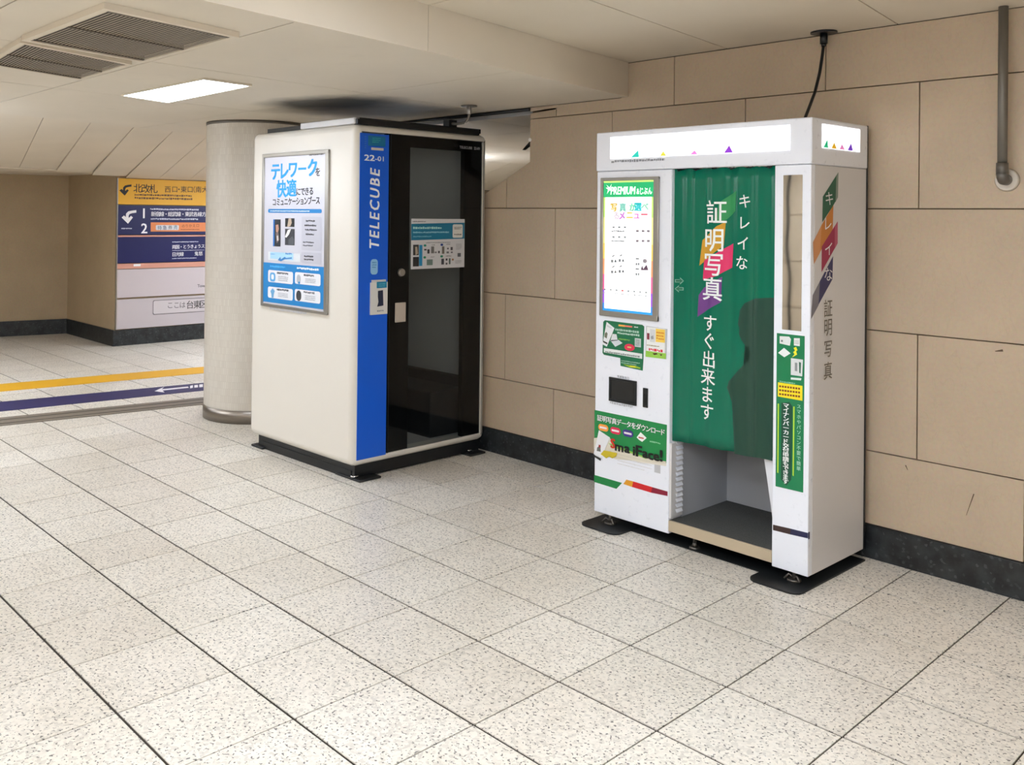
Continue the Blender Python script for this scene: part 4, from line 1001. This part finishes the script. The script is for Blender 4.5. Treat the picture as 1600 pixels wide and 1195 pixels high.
p.poly([Q_(*q) for q in ((238, 472), (165, 515), (145, 545), (141, 630), (175, 605), (233, 572))], '#6b3a82', 1)
for ch, u_, v_ in (('証', 213, 222), ('明', 205, 330), ('写', 203, 426), ('真', 199, 522)): p.char(ch, *Q_(u_, v_), .108, '#e9efec', 2, .014)
for ch, u_, v_ in (('キ', 325, 178), ('レ', 326, 262), ('イ', 318, 342), ('な', 315, 418)): p.char(ch, *Q_(u_, v_), .064, '#e3ece8', 2, .008)
for ch, u_, v_ in zip('すぐ出来ます', (191, 188, 187, 184, 182, 181), (655, 724, 796, 864, 934, 1002)): p.char(ch, *Q_(u_, v_), .078, '#e9efec', 2, .012)
for v_, d_ in ((490, 1), (521, -1)):
    pts = [(-18, -6), (2, -6), (2, -14), (19, 0), (2, 14), (2, 6), (-18, 6)]
    p.poly([Q_(70 + d_*a, v_ + b_) for a, b_ in pts], '#7fb09c', 1); p.poly([Q_(70 + d_*a*.8, v_ + b_*.66) for a, b_ in pts], '#0b6b4b', 2)
p.build('curtain_lettering', cur, .0009)
b = B(); b.tube([(c0_-.005, .03, ct+.005), (c1_+.005, .03, ct+.005)], .006, 10); b.build('curtain_rod', M_CHROME, booth)
for i in range(6):
    s_ = c0_ + cw*(.06 + .175*i); b = B()
    b.tube([(s_ + .0105*math.cos(a), .022 + .010*math.sin(a)*.5, ct + .004 + .0105*math.sin(a)) for a in [2*math.pi*q/12 for q in range(13)]], .0022, 6); b.build('curtain_ring', M_BLACK, booth)
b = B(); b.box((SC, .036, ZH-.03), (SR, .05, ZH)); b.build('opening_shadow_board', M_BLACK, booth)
# --- anchor plates, feet
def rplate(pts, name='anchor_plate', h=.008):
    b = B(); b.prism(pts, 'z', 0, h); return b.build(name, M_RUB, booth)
def rounded(x0, x1, y0, y1, r=.05):
    P = [(x1, y1), (x0, y1)]
    for cx, cy, a0 in ((x0+r, y0+r, 180), (x1-r, y0+r, 270)):
        P += [(cx + r*math.cos(math.radians(a0+q)), cy + r*math.sin(math.radians(a0+q))) for q in range(0, 91, 18)]
    return P
rplate(rounded(-.02, .225, -.105, PD-.02)); rplate(rounded(.945, PW+.01, -.105, PD-.01))
rplate([(.2, .02), (.96, .02), (.96, PD-.05), (.2, PD-.05)], 'booth_shade_sheet', .004)  # black sheet in place of the shade under the booth
for x, y_ in ((.098, .012), (1.10, .03)):
    b = B(); b.cyl((x, y_, .008), .03, .01, 16); b.cyl((x, y_, .018), .009, .05, 10)
    b.tube([(x-.035, y_-.02, .014), (x-.02, y_-.01, .036), (x, y_, .022), (x+.02, y_-.012, .036), (x+.036, y_-.02, .014)], .005, 8); b.build('levelling_foot', M_CHROME if x < 0 else M_STEEL_D, booth)
b = B(); b.cyl((.577, .055, .0), .028, .012, 16, r2=.022); b.cyl((.577, .055, .012), .014, .02, 12, r2=.009); b.cyl((.577, .055, .03), .009, .04, 12); ft = b.build('levelling_foot', M_STEEL_D, booth)

# ================================================================== CEILING FIXTURES
def vent(label, q):
    """q: four corners (x, y) on the soffit, in order"""
    q = [Vector((*a, 0)) for a in q]; c = sum(q, Vector())/4
    t = thing('ceiling_vent', label, 'vent', (c.x, c.y, ZS))
    q = [a - c for a in q]
    L = lambda s, u: (q[0]*(1-s)*(1-u) + q[1]*s*(1-u) + q[2]*s*u + q[3]*(1-s)*u)
    b = B(); e = .06
    def bar(s0, u0, s1, u1, z0, z1):
        pts = [L(s0, u0), L(s1, u0), L(s1, u1), L(s0, u1)]; b.slab([(a.x, a.y, z0) for a in pts], (0, 0, z1-z0))
    ex_, ey_ = .035, .05
    for a in ((-ex_, -ey_, 1+ex_, 0), (-ex_, 1, 1+ex_, 1+ey_), (-ex_, 0, 0, 1), (1, 0, 1+ex_, 1)): bar(*a, -.022, 0)
    b.build('vent_frame', M_CEIL, t)
    b = B(); bar(0, 0, 1, 1, -.003, 0); b.build('vent_back', M_DARKV, t)
    for i in range(3):
        b = B(); bar(.01 + .475*i, 0, .03 + .475*i, 1, -.0215, -.004); b.build('cross_bar', M_SLATD, t)
    n = 32; b = B()
    for i in range(n):
        u = (i+.5)/n
        a0, a1, b0, b1 = L(0, u-.0075), L(1, u-.0075), L(0, u+.0075), L(1, u+.0075)
        b.slab([(a0.x, a0.y, -.018), (a1.x, a1.y, -.018), (b1.x, b1.y, -.018), (b0.x, b0.y, -.018)], (0, 0, .0015))
    o = b.build('vent_slats', M_SLAT, t); o['kind'] = 'stuff'
vent('larger dark louvred ceiling vent with cream frame at upper left', [(-3.30, -2.62), (-4.11, -2.63), (-3.95, -3.16), (-3.17, -3.15)])
vent('second dark louvred vent further left, near the frame edge', [(-4.26, -2.64), (-4.90, -2.62), (-4.72, -3.10), (-4.05, -3.15)])

def lamp(label, q, z, mat, group=None):
    q = [Vector((*a, 0)) for a in q]; c = sum(q, Vector())/4
    t = thing('ceiling_light', label, 'light', (c.x, c.y, z), group=group)
    q = [a - c for a in q]
    b = B()
    for i in range(4):
        a, d = q[i], q[(i+1) % 4]; k1 = 1 + .02/a.length; k2 = 1 + .02/d.length
        b.slab([(a.x, a.y, -.012), (d.x, d.y, -.012), (d.x*k2, d.y*k2, -.012), (a.x*k1, a.y*k1, -.012)], (0, 0, .012))
    b.build('lamp_frame', M_CEIL, t)
    b = B(); b.slab([(a.x, a.y, -.010) for a in q], (0, 0, .009)); b.build('diffuser', mat, t)
lamp('bright white rectangular light panel in the soffit left of the pillar', [(-5.49, -2.15), (-4.52, -2.12), (-4.56, -1.83), (-5.62, -1.81)], ZS, M_LAMP)
def rectq(x, y, w_, d_): return [(x-w_/2, y-d_/2), (x+w_/2, y-d_/2), (x+w_/2, y+d_/2), (x-w_/2, y+d_/2)]
OFF = 'white light panel added out of view to light the hall'  # unseen panels, added to light the hall, soffit and cornice
def fill_pendant(label, x, y, z, w_, d_, mat, group):  # hanging panel added to throw light up onto the ceiling as well
    t = thing('ceiling_light', label, 'light', (x, y, z), group=group)
    b = B(); b.box((-w_/2, -d_/2, -.36), (w_/2, d_/2, -.30), bev=.01, seg=1); b.build('diffuser', mat, t)
    for q in (-1, 1): b = B(); b.tube([(q*w_*.4, 0, -.30), (q*w_*.4, 0, 0)], .008, 8); b.build('rod', M_ALU, t)
for x, y_, z in ((-.9, -3.6, ZC), (1.4, -4.2, ZC), (-1.5, -5.3, ZC), (.2, -6.6, ZC), (-5.05, -4.6, ZS), (-5.05, -6.8, ZS), (-8.3, -5.6, ZS), (-7.4, -3.5, ZS), (-9.3, -4.0, ZS-.15), (-9.5, -2.55, ZS-.16), (-1.75, -2.35, ZC-.0001)):
    if z == ZC or x == -7.4: fill_pendant(OFF, x, y_, z, 1.3, .34, M_LAMP2 if z == ZC else M_LAMPP, 'added lights out of view')
    else: lamp(OFF, rectq(x, y_, 1.2, .32), z, M_LAMPP if x < -7 else M_LAMP, 'added lights out of view')
lamp('unseen light panel added to brighten the passage behind the telework booth', rectq(-8.3, 1.5, .32, 1.2), ZS-.03, M_LAMP)  # added, unseen: brightens the passage and the sign
for x, y_ in ((-9.3, 2.9), (-8.4, 2.7)): fill_pendant('unseen hanging light panel added to brighten the passage ceiling', x, y_, ZS,   .34, 1.0, M_LAMPP, 'added passage lights out of view')  # added, unseen: brighten the ceiling beyond the opening
lamp('unseen light panel added under the cornice to brighten the left side', rectq(-9.2, 1.3, .32, 1.1), ZS-.17, M_LAMPP)  # added, unseen: brightens the cornice and far floor
lamp('distant light panel in the passage seen low in the wall opening', rectq(-10.3, 6.2, .12, .5), ZS-.19, M_LAMP)

# power cable from the ceiling outlet to the photo booth
out = thing('cable_outlet', 'black ceiling outlet with a cable running down to the photo booth', 'outlet', (-2.17, -.075, ZC))
b = B(); b.cyl((0, 0, -.008), .062, .008, 20); b.build('outlet_plate', M_BLACK, out)
b = B(); b.cyl((0, 0, -.058), .018, .05, 16); b.cyl((0, 0, -.07), .012, .014, 12); b.build('cable_gland', M_BLACK, out)
pts = [(0, 0, -.05), (-.003, -.006, -.11), (-.004, -.03, -.20), (-.002, -.08, -.30), (.0, -.14, -.38), (.004, -.19, -.44), (.005, -.2, -.462)]
b = B(); b.tube(pts, .0075, 10); b.build('power_cable', M_BLACK, out)

# vertical pipe at the right edge
pp = thing('wall_pipe', 'grey vertical pipe with white wall collar at the right edge', 'pipe', (-1.388, -.062, 0))
b = B(); b.tube([(0, 0, 1.80), (0, 0, ZC)], .019, 20); b.build('pipe', M_PIPE, pp)
b = B(); b.tube([(0, 0, 1.83), (0, 0, 1.785)], .0235, 20); b.tube([(0, 0, 1.79), (0, .004, 1.773), (0, .016, 1.762), (0, .06, 1.760)], .024, 18); b.build('elbow', plain('#6c6862', .4, metal=.5, name='elbow_metal'), pp)
b = B(); b.tube([(0, .048, 1.76), (0, .062, 1.76)], [.042, .050], 28); b.build('wall_collar', plain('#cfc8bd', .35, name='white_collar'), pp)

# cable on the opposite wall, seen only in the booth's mirror
b = B(); b.tube([(-5.84 + .02*math.sin(z*3.1) + .01*math.sin(z*9), -7.535, z) for z in [.2 + .105*i for i in range(21)]], .016, 8)
tag(b.build('wall_cable', M_BLACK), 'dark upright cable on the opposite wall, seen in the booth mirror', 'cable')
# small black bracket at the edge of the opening
sb = thing('edge_bracket', 'small black bracket with white button on the cut edge of the wall', 'bracket', (-4.188, .05, 2.02))
b = B(); b.prism([(-.09, .0), (0, .045), (0, .095), (-.02, .055)], 'y', -.03, .0); b.build('bracket_arm', M_BLACK, sb)
b = B(); b.tube([(.0, -.055, .06), (.0, -.03, .06)], .012, 12); b.build('button', plain('#e8e5e0', .3), sb)
# dark fitting and hanging sign glimpsed in the passage
b = B(); b.box((-10.9, 5.6, 1.99), (-10.86, 7.2, 2.10)); fs2 = tag(b.build('dark_panel', plain('#2c2721', .5), None), 'dark sign strip on the far passage wall beyond the opening', 'sign')
hs_ = thing('hanging_sign', 'small orange and navy hanging sign glimpsed just above the telework booth', 'sign', (-6.4, .85, ZS))
b = B(); b.box((-.30, -.02, -.085), (.30, .02, 0)); b.build('sign_body', plain('#1d2350', .4, name='sign_navy'), hs_)
b = B(); b.box((.05, -.024, -.08), (.29, -.02, -.005)); b.build('sign_face', plain('#d89a35', .4, name='sign_orange'), hs_)
